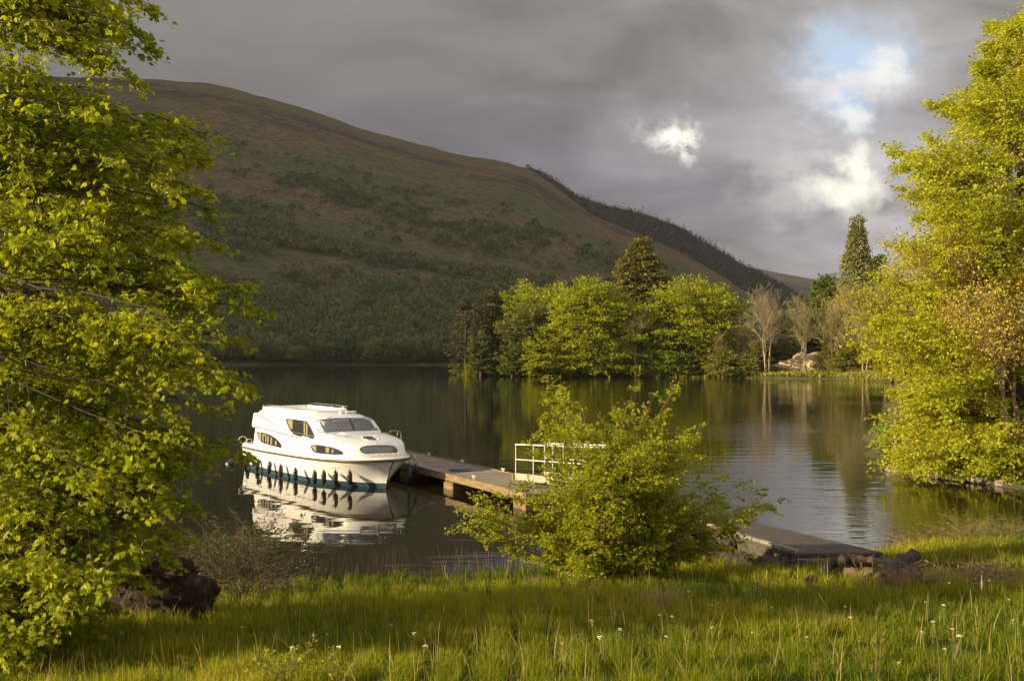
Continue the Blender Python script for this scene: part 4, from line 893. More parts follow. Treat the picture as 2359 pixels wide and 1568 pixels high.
# white umbels in the grass
def flowers():
    rng = np.random.default_rng(12); root = empty('wildflower', (0, 0, 0)); h = .50
    segs_mesh('stem', np.array([(0, 0, 0), (0, 0, h*.8), (0, 0, h*.8), (0, 0, h*.8)]), np.array([(0, 0, h*.8), (.025, 0, h), (-.018, .018, h*.98), (-.012, -.02, h*1.02)]), .003, .0022, M['stem'], root, 4)
    mb = MB()
    for (cx_, cy_, cz_) in ((.025, 0, h), (-.018, .018, h*.98), (-.012, -.02, h*1.02), (.005, .008, h*1.03)):
        for k in range(5): a = k*1.256; mb.box((cx_+.009*math.cos(a), cy_+.009*math.sin(a), cz_+.002), (math.cos(a), math.sin(a), .15), (-math.sin(a), math.cos(a), 0), (0, 0, 1), .008, .006, .0022)
    mb.build('flower_head', M['flower'], root)
    spots = []
    while len(spots) < 48:
        px = rng.uniform(560, 2358); py = rng.uniform(1290, 1560)
        if px < 1450 and rng.random() < .55: continue
        if 1240 < px < 1650 and py < 1345: continue
        spots.append(ground_hit(px, py+22))
    for i, p in enumerate(spots):
        if i == 0: o = root; ch = []
        else:
            o = root.copy(); COL.objects.link(o)
            for c in root.children: d = c.copy(); COL.objects.link(d); d.parent = o
        o.location = tuple(p); s = rng.uniform(.36, .66); o.scale = (s, s, s*rng.uniform(.8, 1.1)); o.rotation_euler = (rng.normal(0, .12), rng.normal(0, .12), rng.uniform(0, 6))
        tag(o, 'small white flower head on a thin stem in the long grass', 'wildflower', 'white wildflowers in the meadow')
flowers()

# ------------------------------------------------------------------ stump, logs, brushwood
def stump():
    p = ground_hit(372, 1440); c = np.array([p[0], p[1]+.30, p[2]])
    root = empty('uprooted_stump', tuple(c)); tag(root, 'dark brown uprooted tree stump with ragged roots under the left-hand maple', 'stump')
    blob_mesh('root_plate', (c[0], c[1], c[2]+.36), (.66, .32, .54), 2, M['root'], False, .34, 5, root, 2.0)
    rng = np.random.default_rng(3)
    trunk_tube('log', [(c[0]-.2, c[1]+.2, c[2]+.32), (c[0]-.9, c[1]+.5, c[2]+.25), (c[0]-2.2, c[1]+.9, c[2]+.15)], [.30, .26, .24], root, M['root'], 14)
    for k in range(34):
        a = rng.uniform(0, 6.28); s = np.array([c[0]+.48*np.cos(a), c[1]-.06, c[2]+.36+.40*np.sin(a)]); d = np.array([np.cos(a), -.5*rng.random(), np.sin(a)*.8])
        l = rng.uniform(.10, .34); m = s+d*l*.5+rng.normal(0, .03, 3); e = s+d*l+rng.normal(0, .06, 3); e[2] = max(e[2], c[2]-.05)
        tube('root', [s, m, e], [rng.uniform(.014, .035), .014, .005], M['root'], root, 6)
stump()
def logs():
    def L(name, pts, r, mat, label, cat='log', cut=True):
        P_ = [np.array(ground_hit(px, py)) + (0, 0, h) for px, py, h in pts]
        tt = np.linspace(0, len(P_)-1, 9*(len(P_)-1)+1); PP = np.stack([np.interp(tt, np.arange(len(P_)), [q[i] for q in P_]) for i in range(3)], 1)
        RR = np.interp(tt, np.arange(len(r)), r); rg = np.random.default_rng(int(pts[0][0])); PP[1:-1] += rg.normal(0, .012, (len(PP)-2, 3)); RR = RR*rg.uniform(.85, 1.15, len(RR))
        root = empty(name, tuple(PP[0])); tag(root, label, cat)
        RR = RR*.8; tb = tube('trunk', PP, RR, mat, root, 16, cap=True)
        for v in tb.data.vertices:
            nz = mnoise.noise(v.co*7)*.055+mnoise.noise(v.co*20)*.02; c_ = PP[np.argmin(np.linalg.norm(PP-np.array(v.co), axis=1))]; v.co = v.co+(v.co-Vector(c_)).normalized()*nz
        if cut:
            for e, q in ((0, 1), (-1, -2)):
                d = unit(PP[e]-PP[q]); tube('cut_face', [PP[e]-d*.01, PP[e]+d*.012], [RR[e]*.97, RR[e]*.93], M['cut_wood'], root, 14)
        return root
    L('fallen_branch', [(1850, 1350, .06), (1890, 1336, .12), (1932, 1318, .25), (1945, 1330, .30)], [.05, .09, .13, .11], M['dark_log'], 'dark curved fallen branch, leftmost of the log pile in the grass', cut=False)
    L('log', [(1935, 1325, .30), (2010, 1325, .26)], [.11, .13], M['rust_log'], 'rusty brown log lying on top of the dark curved branch')
    L('log', [(1945, 1338, .10), (2015, 1336, .10)], [.13, .12], M['cut_wood'], 'pale brown stub of wood half buried in grass under the rusty log')
    L('log', [(2025, 1345, .12), (2105, 1325, .36)], [.13, .16], M['dark_log'], 'dark mossy log leaning up at the back of the pile')
    L('log', [(2030, 1352, .10), (2062, 1350, .14)], [.16, .17], M['cut_wood'], 'brown split block at the front of the log pile')
    L('log', [(2068, 1362, .12), (2108, 1350, .22)], [.15, .17], M['rust_log'], 'thick sawn stump block at the right front of the log pile')
    L('log', [(1990, 1345, .08), (2060, 1334, .2)], [.07, .06], M['rust_log'], 'thin brown log in the middle of the pile')
    L('log', [(2118, 1352, .05), (2165, 1345, .12)], [.06, .05], M['dark_log'], 'thin dark log between the sawn block and the brushwood heap')
    L('log', [(1960, 1352, .04), (2000, 1356, .05)], [.07, .06], M['dark_log'], 'small dark chunk lying flat in front of the pale stub', cut=False)
    L('log', [(2010, 1366, .04), (2052, 1368, .06)], [.06, .07], M['rust_log'], 'low brown chunk of bark at the very front of the log pile', cut=False)
logs()
def brushwood():
    rng = np.random.default_rng(19); c = ground_hit(2235, 1345); root = empty('brushwood_heap', tuple(c)); tag(root, 'heap of dry brown cut twigs and leaves in the grass right of the logs', 'brushwood')
    S0, S1 = [], []
    for k in range(460):
        x = c[0]+rng.normal(0, .50); y = c[1]+rng.normal(0, .26); hh = .18+.16*np.sin(x*5)+.08*np.sin(x*13); z = float(G(x, y))+rng.uniform(.02, max(hh, .06)); a = rng.uniform(0, 6.28); l = rng.uniform(.12, .60)
        d = np.array([np.cos(a), np.sin(a)*.7, rng.normal(.05, .40)])*l; m = np.array([x, y, z]); S0 += [m-d*.5]; S1 += [m+d*.5]
    segs_mesh('twigs', np.array(S0), np.array(S1), rng.uniform(.003, .010, len(S0)), .003, M['brush'], root, 4)
    n = 500; P = np.stack([c[0]+rng.normal(0, .45, n), c[1]+rng.normal(0, .28, n), np.zeros(n)], 1); P[:, 2] = G(P[:, 0], P[:, 1])+rng.uniform(.02, .3, n)
    leaves_mesh('dead_leaves', P, rng.normal(0, 1, (n, 3)), rng.uniform(.03, .07, n), M['brush_leaf2'], root, 'oval', rng, tilt=1)
    for (p0, p1, lab) in (((2130, 1292), (2190, 1318), 'pale stripped stick lying from the logs towards the brushwood'), ((2262, 1352), (2258, 1308), 'short pale upright stick in front of the brushwood heap')):
        a = ground_hit(p0[0], p0[1]+25); b_ = ground_hit(p1[0], p1[1]+22)
        a = a+(0, 0, .22); b_ = b_+(0, 0, .10) if 'lying' in lab else a+(0.0, .02, .12)
        if 'upright' in lab: a = a-(0, 0, .25)
        tag(tube('stick', [a, (a+b_)/2+(0, 0, .02), b_], [.013, .012, .009], M['concrete_pale'], None, 6), lab, 'stick')
M['brush_leaf2'] = leaf_mat('brush_leaf2', (.20, .11, .05), (.50, .30, .14), .3, .8)
brushwood()
twig_bush('dock_plant', 1747, 1362, 'single rusty brown dock seed head in the grass left of the logs', 22, 5, .06, .26, 'brush_leaf2', 6, .035, cat='plant', nsec=4)
# a few long leafless stems in the foreground
for i, (px, py, h_, lab) in enumerate([(2190, 1560, .75, 'tall forked dead stem near the bottom right corner'), (1305, 1545, .5, 'thin orange dead stem standing at the bottom centre'), (1325, 1330, .62, 'thin stalk in front of the left foot of the big bush'), (2020, 1560, .55, 'bent dry stem at the bottom edge, right of centre')]):
    twig_bush('dead_stem', px, py, lab, 40+i, 3, .12, h_, 'leaf_bush', 0, .04, 'brush', 'stem', .006, nsec=3)

# ------------------------------------------------------------------ landing, gangway, jetty
def landing():
    q = QUAY; root = empty('landing', (5.3, 24, 0)); tag(root, 'dark paved landing strip with pale kerb and stone wall right of the bush', 'landing')
    poly_prism('paving', q, 0.98, 1.05, M['concrete'], root, .01); cq = np.mean(q, axis=0); poly_prism('retaining_wall', [tuple(np.array(p)+(cq-np.array(p))*.012) for p in q], .0, 0.977, M['rubble'], root)
    kb = MB(); 
    for a, b in (((5.75, 20.3), (4.94, 22.4)), ((4.94, 22.4), (3.5, 27.0))):
        a, b = np.array(a)+(.075, .03), np.array(b)+(.075, .03); d = (b-a); n = int(np.linalg.norm(d)/.62); 
        for i in range(n):
            p0 = a+d*(i+.02)/n; p1 = a+d*(i+.98)/n; kb.bar((*p0, 1.065), (*p1, 1.065), .13, .10)
    kb.build('kerb', M['kerb_stone'], root, .012)
    poly_prism('apron', [(5.9, 19.9), (7.7, 19.9), (7.7, 20.37), (5.75, 20.27)], .3, 0.96, M['concrete'], root, .01)
    rng = np.random.default_rng(6); protos = [blob_mesh('wall_stone', (0, 0, 0), (1, .8, .75), s, M['stone'], False, .35, 3, root) for s in (4, 5, 6)]
    c = 0
    for i in range(98):
        t_ = rng.random(); a = np.array((5.85, 20.1)); b = np.array((4.3, 24.4)); p = a+(b-a)*t_; nrm = np.array((-.93, -.36)); off = rng.uniform(.06, .55); g = float(G(p[0]+nrm[0]*off, p[1]+nrm[1]*off))
        z = rng.uniform(max(g, 0)+.05, 0.97-off*1.1) if max(g, 0)+.05 < 0.97-off*1.1 else max(g, 0)+.03
        o = protos[c] if c < 3 else protos[c % 3].copy(); o.data.materials[0] = M['rubble']
        if c >= 3: COL.objects.link(o)
        r = rng.uniform(.10, .21); o.scale = (r, r, r); o.rotation_euler = tuple(rng.uniform(0, 6, 3)); pr = Vector((p[0]+nrm[0]*off, p[1]+nrm[1]*off, z))
        o.matrix_parent_inverse = Matrix(); o.location = pr-root.location; c += 1
landing()

JD = np.array([.48, -.877]); JN = np.array([.877, .48]); JA = np.array([.45, 32.4]); JW = 2.3; JL = 21.0; JZ = .55
def jp(s, v, z): p = JA-JD*s+JN*v; return np.array([p[0], p[1], z])      # s metres back from the near end
def jetty():
    root = empty('jetty', tuple(jp(0, 0, 0))); tag(root, 'long floating wooden jetty of worn grey-brown planks beside the moored boat', 'jetty')
    d3 = np.array([*JD, 0]); n3 = np.array([*JN, 0]); up = np.array([0, 0, 1])
    m = MB(); m.box(jp(JL/2, JW/2, JZ-.025), d3, n3, up, JL/2, JW/2, .025); m.build('deck', M['planks'], root)
    for v in (.04, JW-.04):
        m = MB(); m.box(jp(JL/2, v, JZ-.125), d3, n3, up, JL/2+.003, .045, .098); m.build('side_beam', M['timber_gold'], root, .008)
        m = MB(); m.box(jp(JL/2, v, JZ+.022), d3, n3, up, JL/2, .055, .020); m.build('edge_board', M['timber_gold'], root, .006)
    m = MB(); m.box(jp(0.0, JW/2, JZ-.155), n3, d3, up, JW/2-.09, .045, .125); m.build('end_beam', M['timber_gold'], root, .008)
    for s in (.55, 6.1, 10.5, 15.0, 19.5):
        m = MB(); m.box(jp(s, JW/2, JZ-.53), d3, n3, up, .42, JW/2-.06, .245); m.build('float', M['timber_gold'], root, .02)
    def cleat(s, v):
        c = jp(s, v, JZ+.05); m = MB()
        for k in (-.05, .05): m.box(c+d3*k+up*.04, d3, n3, up, .014, .016, .05)
        m.bar(c-d3*.15+up*.10, c+d3*.15+up*.10, .032, .026); m.build('cleat', M['white_paint'], root, .008)
    for s in (2.2, 5.6, 9.2, 12.6, 16.5): cleat(s, JW-.14)
    for s in (4.1, 9.0, 14.5): cleat(s, .15)
    # blue mooring line coiled on the planks
    rng = np.random.default_rng(2); c = jp(6.9, .75, JZ+.02); pts = []
    for i in range(120):
        a = i*.33; r = .10+.16*(i/120)+rng.normal(0, .01); pts.append((c[0]+np.cos(a)*r*1.9+.3*i/120, c[1]+np.sin(a)*r, c[2]+.015+.0004*i))
    o = tube('mooring_rope', pts, .016, M['rope_blue'], None, 6); tag(o, 'blue mooring rope coiled on the planks of the jetty near the bow', 'rope')
jetty()

def gangway():
    a = np.array([.13, 36.1, .62]); b = np.array([2.80, 29.7, 1.10]); d = unit(b-a); L = np.linalg.norm(b-a); n = unit(np.array([-d[1], d[0], 0])); n = n if n[0] > 0 else -n; W_ = 1.15; up = np.cross(n, d); up = up if up[2] > 0 else -up
    root = empty('gangway', tuple(a)); tag(root, 'white railed metal gangway climbing from the jetty to the shore behind the bush', 'gangway')
    m = MB(); m.box(a+d*L/2+n*W_/2, d, n, up, L/2, W_/2-.04, .025); m.build('walkway', M['planks'], root)
    for k, v in enumerate((0, W_)):
        m = MB(); m.box(a+d*L/2+n*v+up*.06, d, n, up, L/2, .03, .125); m.build('side_plate', M['concrete_pale'], root, .01)
        hr = 1.22
        for i in range(5):
            s = .02+i*(L-.06)/4.35; q = a+d*s+n*v
            m = MB(); m.bar(q+up*.185, q+np.array([0, 0, hr]), .036, .036, up=(1, 0, 0)); m.build('post', M['white_paint'], root, .006)
        for hh, w in ((hr, .042), (hr*.56, .03)):
            m = MB(); z_ = np.array([0, 0, hh]); m.bar(a+n*v+z_+d*0-n*.0, b+n*v+z_, w, w); m.build('handrail' if hh == hr else 'mid_rail', M['white_paint'], root, .006)
    m = MB(); m.box(a-d*.06+n*W_/2+up*.02-np.array([0, 0, .03]), n, d, up, W_/2+.10, .07, .14); m.build('foot_plate', M['timber_gold'], root, .01)
gangway()

# ------------------------------------------------------------------ the cruiser
BA = math.radians(53); BH = np.array([math.cos(BA), -math.sin(BA)]); BP = np.array([math.sin(BA), math.cos(BA)]); BC = np.array([-12.37, 45.1])+1.75*BP
def bw(u, v, w): u, v, w = map(np.asarray, (u, v, w)); xy = BC+u[..., None]*BH+v[..., None]*BP; return np.concatenate([xy, w[..., None]*np.ones(xy.shape[:-1]+(1,))], -1)
def crm(P, n):
    """smooth curve through table rows"""
    P = np.asarray(P, float); Q = np.vstack([2*P[0]-P[1], P, 2*P[-1]-P[-2]]); out = []
    for i in range(len(P)-1):
        p0, p1, p2, p3 = Q[i:i+4]
        for k in range(n):
            t_ = k/n; out.append(.5*((2*p1)+(-p0+p2)*t_+(2*p0-5*p1+4*p2-p3)*t_**2+(-p0+3*p1-3*p2+p3)*t_**3))
    out.append(P[-1]); return np.array(out)
def loop(U, V):
    """starboard stern -> bow -> port stern"""
    return np.concatenate([U, U[-2::-1]]), np.concatenate([-V, V[-2::-1]])
def loft(name, rings, mat, parent, cap_top=False, cap_bottom=False, smooth=True):
    n = len(rings[0]); V = np.concatenate(rings); i = np.arange(n); j = (i+1) % n; F_ = []
    for r in range(len(rings)-1): F_.append(np.stack([i+r*n, j+r*n, j+(r+1)*n, i+(r+1)*n], 1))
    fs = [np.concatenate(F_)]
    if cap_top: h_ = n//2; k = np.arange(h_); t_ = (len(rings)-1)*n; fs.append(np.stack([t_+k, t_+k+1, t_+(n-2-k) % n, t_+(n-1-k)], 1)[:h_-1])
    o = npmesh(name, V, fs, mat, parent, smooth)
    return o
def smooth_angle(o, deg=35):
    me = o.data; me.polygons.foreach_set('use_smooth', [True]*len(me.polygons))
    import bmesh
    bm = bmesh.new(); bm.from_mesh(me); bmesh.ops.remove_doubles(bm, verts=bm.verts, dist=1e-4); bmesh.ops.recalc_face_normals(bm, faces=bm.faces)
    for e in bm.edges:
        if len(e.link_faces) == 2 and e.calc_face_angle() > math.radians(deg): e.smooth = False
    bm.to_mesh(me); bm.free()
def boat():
    root = empty('motor_cruiser', (float(BC[0]), float(BC[1]), 0.0)); tag(root, 'white cabin cruiser with red pinstripes and a blue waterline, moored alongside the jetty', 'boat')
    W = M['white_gel']
    R = crm([(0, 1.60, .93), (1, 1.68, .93), (2.5, 1.75, .935), (4, 1.78, .95), (5.5, 1.79, .97), (7, 1.78, 1.0), (8.2, 1.72, 1.03), (9.2, 1.56, 1.07), (9.9, 1.28, 1.09), (10.4, .92, 1.11), (10.72, .48, 1.12), (10.85, .0, 1.12)], 5)
    Wl = crm([(0, 1.45, 0), (1, 1.55, 0), (2.5, 1.6, 0), (4, 1.6, 0), (5.5, 1.55, 0), (7, 1.38, 0), (8.0, 1.12, 0), (8.8, .82, 0), (9.35, .55, 0), (9.75, .32, 0), (10.05, .13, 0), (10.25, .0, 0)], 5)
    ns = len(R); sx_ = np.linspace(0, 1, ns); pw = 1+.55*smoothstep(.55, .9, sx_)
    def hull_ring(z=None, t_=None):
        tt = (z/R[:, 2]) if z is not None else np.full(ns, t_)
        g = np.where(tt > 0, np.abs(tt)**pw, tt*.6)
        u = Wl[:, 0]+(R[:, 0]-Wl[:, 0])*g; v = np.maximum(Wl[:, 1]+(R[:, 1]-Wl[:, 1])*g, 0)
        u_, v_ = loop(u, v); z_ = np.concatenate([tt*R[:, 2], (tt*R[:, 2])[-2::-1]]); return bw(u_, v_, z_)
    zb = .19
    r_h = [hull_ring(z=zb)]+[hull_ring(z=np.maximum(zb, 0)+(R[:, 2]-zb)*k) for k in (.15, .3, .45, .6, .75, .9, 1.0)]
    h1 = loft('hull', r_h, W, root); smooth_angle(h1, 40)
    h2 = loft('waterline_stripe', [hull_ring(z=np.full(ns, z)) for z in (-.4, -.2, 0, .12, zb)], M['boot_blue'], root); smooth_angle(h2, 40)
    u_, v_ = loop(R[:, 0], R[:, 1]); z_ = np.concatenate([R[:, 2], R[-2::-1, 2]])
    def ins(d, dz): 
        k = 1-d/1.75; return bw(5.2+(u_-5.2)*(1-d/5.4), v_*k, z_+dz*(1-.5*smoothstep(8, 10.2, u_)))
    dk = loft('deck', [ins(0, 0), ins(.01, .08), ins(.05, .15), ins(.10, .17), ins(.15, .15), ins(.20, .12), bw(5.2+(u_-5.2)*.8, v_*.35, z_+.13), bw(5.2+(u_-5.2)*.7, v_*0, z_+.14)], W, root); smooth_angle(dk, 50)
    rail = tube('rub_rail', ins(-.035, -.01), .046, M['rub_brown'], root, 8, closed=True)
    # lower cabin
    A = crm([(.85, 1.42), (2.5, 1.52), (5, 1.56), (7.5, 1.54), (8.8, 1.48), (9.45, 1.36), (9.85, 1.12), (10.1, .72), (10.2, .32), (10.22, 0)], 6)
    Tt = np.array([(.5, 1.88), (6.5, 1.92), (7.6, 1.93), (8.4, 1.88), (9.2, 1.79), (9.7, 1.71), (10.1, 1.62), (10.3, 1.57)])
    T = lambda u: np.interp(u, Tt[:, 0], Tt[:, 1]); au, av = loop(A[:, 0], A[:, 1]); base = 1.02
    rings = []
    for t_, d in ((0, 0), (.35, .03), (.68, .06), (.86, .09), (.95, .14), (.99, .22)):
        uu = 4.5+(au-4.5)*(1-d/4.6); rings.append(bw(uu, av*(1-d/1.5), base+(T(au)-base)*t_))
    for kv, ku in ((.62, .93), (.4, .88), (.2, .84), (0, .8)):
        uu = 4.5+(au-4.5)*ku; rings.append(bw(uu, av*kv, T(uu)+.03*(1-kv)))
    lc = loft('lower_cabin', rings, W, root); smooth_angle(lc, 60)
    # saloon with raked windscreen
    Bt = crm([(1.0, 1.40), (3, 1.47), (5.5, 1.50), (7.0, 1.48), (7.55, 1.36), (7.78, .8), (7.85, 0)], 6); bu, bv = loop(Bt[:, 0], Bt[:, 1]); rg = []
    for w, d, rk in ((1.75, 0, 0), (1.95, .03, .05), (2.2, .08, .26), (2.42, .13, .47), (2.53, .20, .60), (2.60, .30, .78)):
        f = smoothstep(4.0, 7.6, bu); wv = w-.10*(w-1.75)/.85*smoothstep(6, 7.8, bu)
        rg.append(bw(bu-rk*f, bv*(1-d/1.48), wv))
    for kv, ku, w in ((.62, .90, 2.655), (.4, .86, 2.69), (.2, .84, 2.705), (0, .8, 2.71)):
        rg.append(bw(4+(bu-.7*smoothstep(4, 7.6, bu)-4)*ku, bv*kv, w+0*bu-.06*smoothstep(5.5, 7, 4+(bu-4)*ku)))
    sc = loft('saloon', rg, W, root); smooth_angle(sc, 60)
    # stern quarter fin that carries the stripes
    for sgn in (-1, 1):
        pts = [(.92, 1.85), (.80, 1.92), (.98, 2.42), (1.06, 2.50), (1.6, 2.50), (2.3, 2.42), (3.2, 2.2), (4.6, 1.9)]
        V = [bw(u, sgn*1.47, w) for u, w in pts]+[bw(u, sgn*1.33, w) for u, w in pts]; n = len(pts)
        me = bpy.data.meshes.new('quarter_fin'); me.from_pydata([tuple(map(float, v)) for v in V], [], [list(range(n)), list(range(n, 2*n))[::-1]]+[[i, i+n, (i+1) % n+n, (i+1) % n] for i in range(n)]); me.materials.append(W)
        o = bpy.data.objects.new('quarter_fin', me); COL.objects.link(o); attach(o, root); md = o.modifiers.new('bevel', 'BEVEL'); md.width = .014; md.segments = 2
    # flying deck coaming
    cu = crm([(1.15, 1.12), (3, 1.18), (4.8, 1.12), (5.5, .85), (5.72, .4), (5.75, 0)], 5); fu, fv = loop(cu[:, 0], cu[:, 1])
    fl = loft('roof_coaming', [bw(fu, fv, 2.50+0*fu), bw(fu-.05*smoothstep(4, 5.7, fu), fv*.98, 2.76+0*fu), bw(fu-.07*smoothstep(4, 5.7, fu), fv*.95, 2.78+0*fu), bw(fu-.12*smoothstep(4, 5.7, fu), fv*.92, 2.76+0*fu), bw(fu-.14*smoothstep(4, 5.7, fu), fv*.90, 2.6+0*fu)], W, root); smooth_angle(fl, 50)
    ri = fu < 5.6; tube('roof_rail', np.array([bw(u, v*.97, 2.875) for u, v in zip(fu, fv) if 1.2 < u < 5.75]), .014, M['steel'], root, 6)
    for u in (1.3, 2.4, 3.5, 4.6):
        for v in (-1.12, 1.12): tube('rail_post', [bw(u, v, 2.76), bw(u, v, 2.875)], .011, M['steel'], root, 6)
    m = MB(); c = bw(6.15, .25, 2.70); h3 = np.array([*BH, 0]); p3 = np.array([*BP, 0]); up = np.array([0, 0, 1.])
    m.box(c, h3, p3, up, .10, .10, .05); m.box(c+p3*.42, h3, p3, up, .14, .20, .03); m.build('roof_light', M['white_paint'], root, .02)
    # ---- things drawn on the curved surfaces, found by looking along the photograph's rays
    def bvh_of(objs):
        V, P = [], []
        for o in objs:
            k = len(V); V += [v.co.copy() for v in o.data.vertices]; P += [[i+k for i in p.vertices] for p in o.data.polygons]
        return BVHTree.FromPolygons(V, P)
    tree = bvh_of([lc, sc, fl]); htree = bvh_of([h1, h2]); fins = bvh_of([lc, sc]+[o for o in root.children if o.name.startswith('quarter_fin')]); alltree = bvh_of([lc, sc, dk])
    PA = lambda z: ((580+z[0]/7.468)/1.0856, (1010+z[1]/7.468)/1.0856); PB = lambda z: ((760+z[0]/6.97)/1.0856, (1010+z[1]/6.97)/1.0856)
    eye = Vector((0, 0, EYE))
    def cast(p, tr, lift=.006):
        d = Vector(((p[0]-CX)/F, 1, -(p[1]-HY)/F)).normalized(); loc, nor, idx, dist = tr.ray_cast(eye, d)
        if loc is None: return None
        if nor.dot(d) > 0: nor = -nor
        return np.array(loc+nor*lift), np.array(nor)
    def patch(name, pts, mat, parent, tr, lift=.006, frame=None, fr=.018, sub=6):
        """fills an outline with a sheet that follows the surface beneath"""
        P = np.array(pts, float); Q = []
        for i in range(len(P)):
            a, b = P[i], P[(i+1) % len(P)]
            for k in range(3): Q.append(a+(b-a)*k/3)
        Q = np.array(Q); c = Q.mean(0); rings = []
        for s in np.linspace(1, 0, sub+1)[:-1]: rings.append(c+(Q-c)*s)
        V = []; last = None
        for q in np.vstack(rings+[c[None]]):
            h = cast(q, tr, lift)
            if h is None: h = (last if last is not None else None, None)
            if h[0] is None: return None
            V.append(h[0]); last = h[0]
        n = len(Q); F_ = []
        for r in range(sub-1): i = np.arange(n); j = (i+1) % n; F_.append(np.stack([i+r*n, j+r*n, j+(r+1)*n, i+(r+1)*n], 1))
        i = np.arange(n); j = (i+1) % n; t3 = np.stack([i+(sub-1)*n, j+(sub-1)*n, np.full(n, sub*n)], 1)
        o = npmesh(name, V, [np.concatenate(F_), t3], mat, parent, True)
        if frame: tube('frame', V[:n], fr, frame, o, 6, closed=True)
        return o
    w1 = [(465, 520), (520, 525), (620, 545), (720, 580), (810, 635), (870, 690), (915, 750), (930, 800), (915, 815), (830, 795), (700, 760), (600, 730), (545, 705), (510, 660), (480, 590)]
    w3 = [(1015, 275), (1100, 280), (1250, 300), (1380, 320), (1415, 345), (1460, 420), (1510, 520), (1545, 600), (1520, 640), (1380, 630), (1260, 600), (1150, 560), (1090, 490), (1045, 400), (1015, 320)]
    w2 = [(1475, 790), (1490, 765), (1600, 762), (1750, 785), (1900, 815), (2030, 870), (2080, 900), (2080, 930), (2050, 942), (1900, 940), (1700, 925), (1580, 910), (1530, 890), (1490, 840)]
    cur = {1: [[(485, 533), (548, 540), (543, 695), (515, 655), (492, 590)], [(570, 560), (590, 563), (590, 705), (570, 702)], [(590, 563), (645, 575), (643, 600), (590, 590)], [(625, 600), (645, 603), (641, 722), (625, 715)], [(665, 590), (690, 600), (685, 738), (660, 730)], [(722, 615), (752, 630), (750, 758), (722, 750)], [(808, 680), (838, 700), (830, 775), (803, 765)]],
           3: [[(1030, 288), (1135, 297), (1132, 470), (1100, 465), (1055, 380)], [(1340, 328), (1368, 333), (1366, 560), (1342, 555)], [(1388, 345), (1412, 372), (1408, 590), (1382, 585)]],
           2: [[(1492, 778), (1570, 776), (1580, 880), (1545, 870), (1503, 820)], [(1755, 800), (1818, 812), (1812, 905), (1750, 900)], [(1872, 832), (1903, 843), (1893, 912), (1862, 908)]]}
    for k, w in ((1, w1), (2, w2), (3, w3)):
        o = patch('side_window', [PA(z) for z in w], M['glass_dark'], root, tree, .006, M['frame_dark'], .014)
        for c in cur[k]: patch('curtain', [PA(z) for z in c], M['curtain'], o, tree, .011, sub=3)
    ws = [(165, 290), (300, 275), (560, 255), (780, 248), (1150, 250), (1320, 262), (1370, 330), (1440, 430), (1455, 455), (1200, 458), (900, 465), (600, 475), (300, 492), (265, 485), (220, 400)]
    o = patch('windscreen', [PB(z) for z in ws], M['screen_glass'], root, tree, .006, M['frame_dark'], .014)
    patch('mullion', [PB(z) for z in [(765, 250), (815, 250), (895, 463), (865, 464)]], M['frame_dark'], o, tree, .014, sub=3)
    for x in (960, 1000, 1040, 1080, 1120): patch('curtain', [PB(z) for z in [(x, 370), (x+14, 370), (x+16, 440), (x+2, 440)]], M['curtain'], o, tree, .012, sub=2)
    bwn = [(970, 790), (1000, 755), (1080, 735), (1250, 722), (1450, 722), (1560, 735), (1610, 775), (1625, 815), (1600, 840), (1400, 845), (1200, 850), (1070, 858), (1010, 835)]
    patch('bow_window', [PB(z) for z in bwn], M['screen_glass'], root, tree, .006, M['frame_dark'], .016)
    patch('deck_hatch', [PB(z) for z in [(1003, 580), (1080, 568), (1190, 566), (1240, 590), (1280, 610), (1240, 630), (1120, 632), (1040, 612)]], M['frame_dark'], root, tree, .015, M['white_deck'], .014)
    def line(name, pts, r, mat, tr, conv, lift=.010, par=root, n=10):
        Q = []
        for a, b in zip(pts[:-1], pts[1:]):
            for k in range(n): Q.append((a[0]+(b[0]-a[0])*k/n, a[1]+(b[1]-a[1])*k/n))
        Q.append(pts[-1]); V = [h[0] for h in (cast(conv(q), tr, lift) for q in Q) if h is not None]
        V = [v for i, v in enumerate(V) if i == 0 or np.linalg.norm(v-V[i-1]) < .8]
        if len(V) > 2: return tube(name, V, r, mat, par, 5)
    line('red_stripe', [(425, 190), (500, 212), (600, 255), (700, 318), (790, 372)], .020, M['stripe_red'], fins, PA)
    line('grey_stripe', [(790, 372), (880, 430), (970, 485)], .006, M['stripe_grey'], fins, PA)
    line('grey_stripe', [(440, 240), (600, 300), (760, 380), (900, 450)], .005, M['stripe_grey'], fins, PA)
    line('grey_stripe', [(430, 342), (560, 368), (700, 412), (850, 472), (1000, 525)], .008, M['stripe_grey'], fins, PA)
    line('red_stripe', [(415, 415), (600, 458), (850, 527), (1100, 590), (1250, 622)], .022, M['stripe_red'], fins, PA)
    line('grey_stripe', [(1250, 622), (1450, 665), (1700, 725), (1950, 770), (2090, 815)], .008, M['stripe_grey'], fins, PA)
    line('grey_stripe', [(420, 440), (600, 485), (850, 548), (1100, 610), (1300, 655)], .007, M['stripe_grey'], fins, PA)
    line('hull_rope', [(140, 905), (400, 960), (700, 1020), (1000, 1080), (1300, 1140), (1560, 1170), (1800, 1178), (2000, 1175)], .008, M['rope'], htree, PA, .02)
    line('hull_rope', [(300, 1080), (600, 1160), (900, 1235), (1200, 1300), (1500, 1330), (1800, 1330), (2000, 1310)], .006, M['rope'], htree, PA, .02)
    line('wiper', [(410, 258), (490, 228)], .012, M['frame_dark'], tree, PB, .03)
    line('wiper', [(1030, 218), (1120, 240)], .012, M['frame_dark'], tree, PB, .03)
    # handrails
    def on_ray(p, D): return at(p[0], p[1], D)
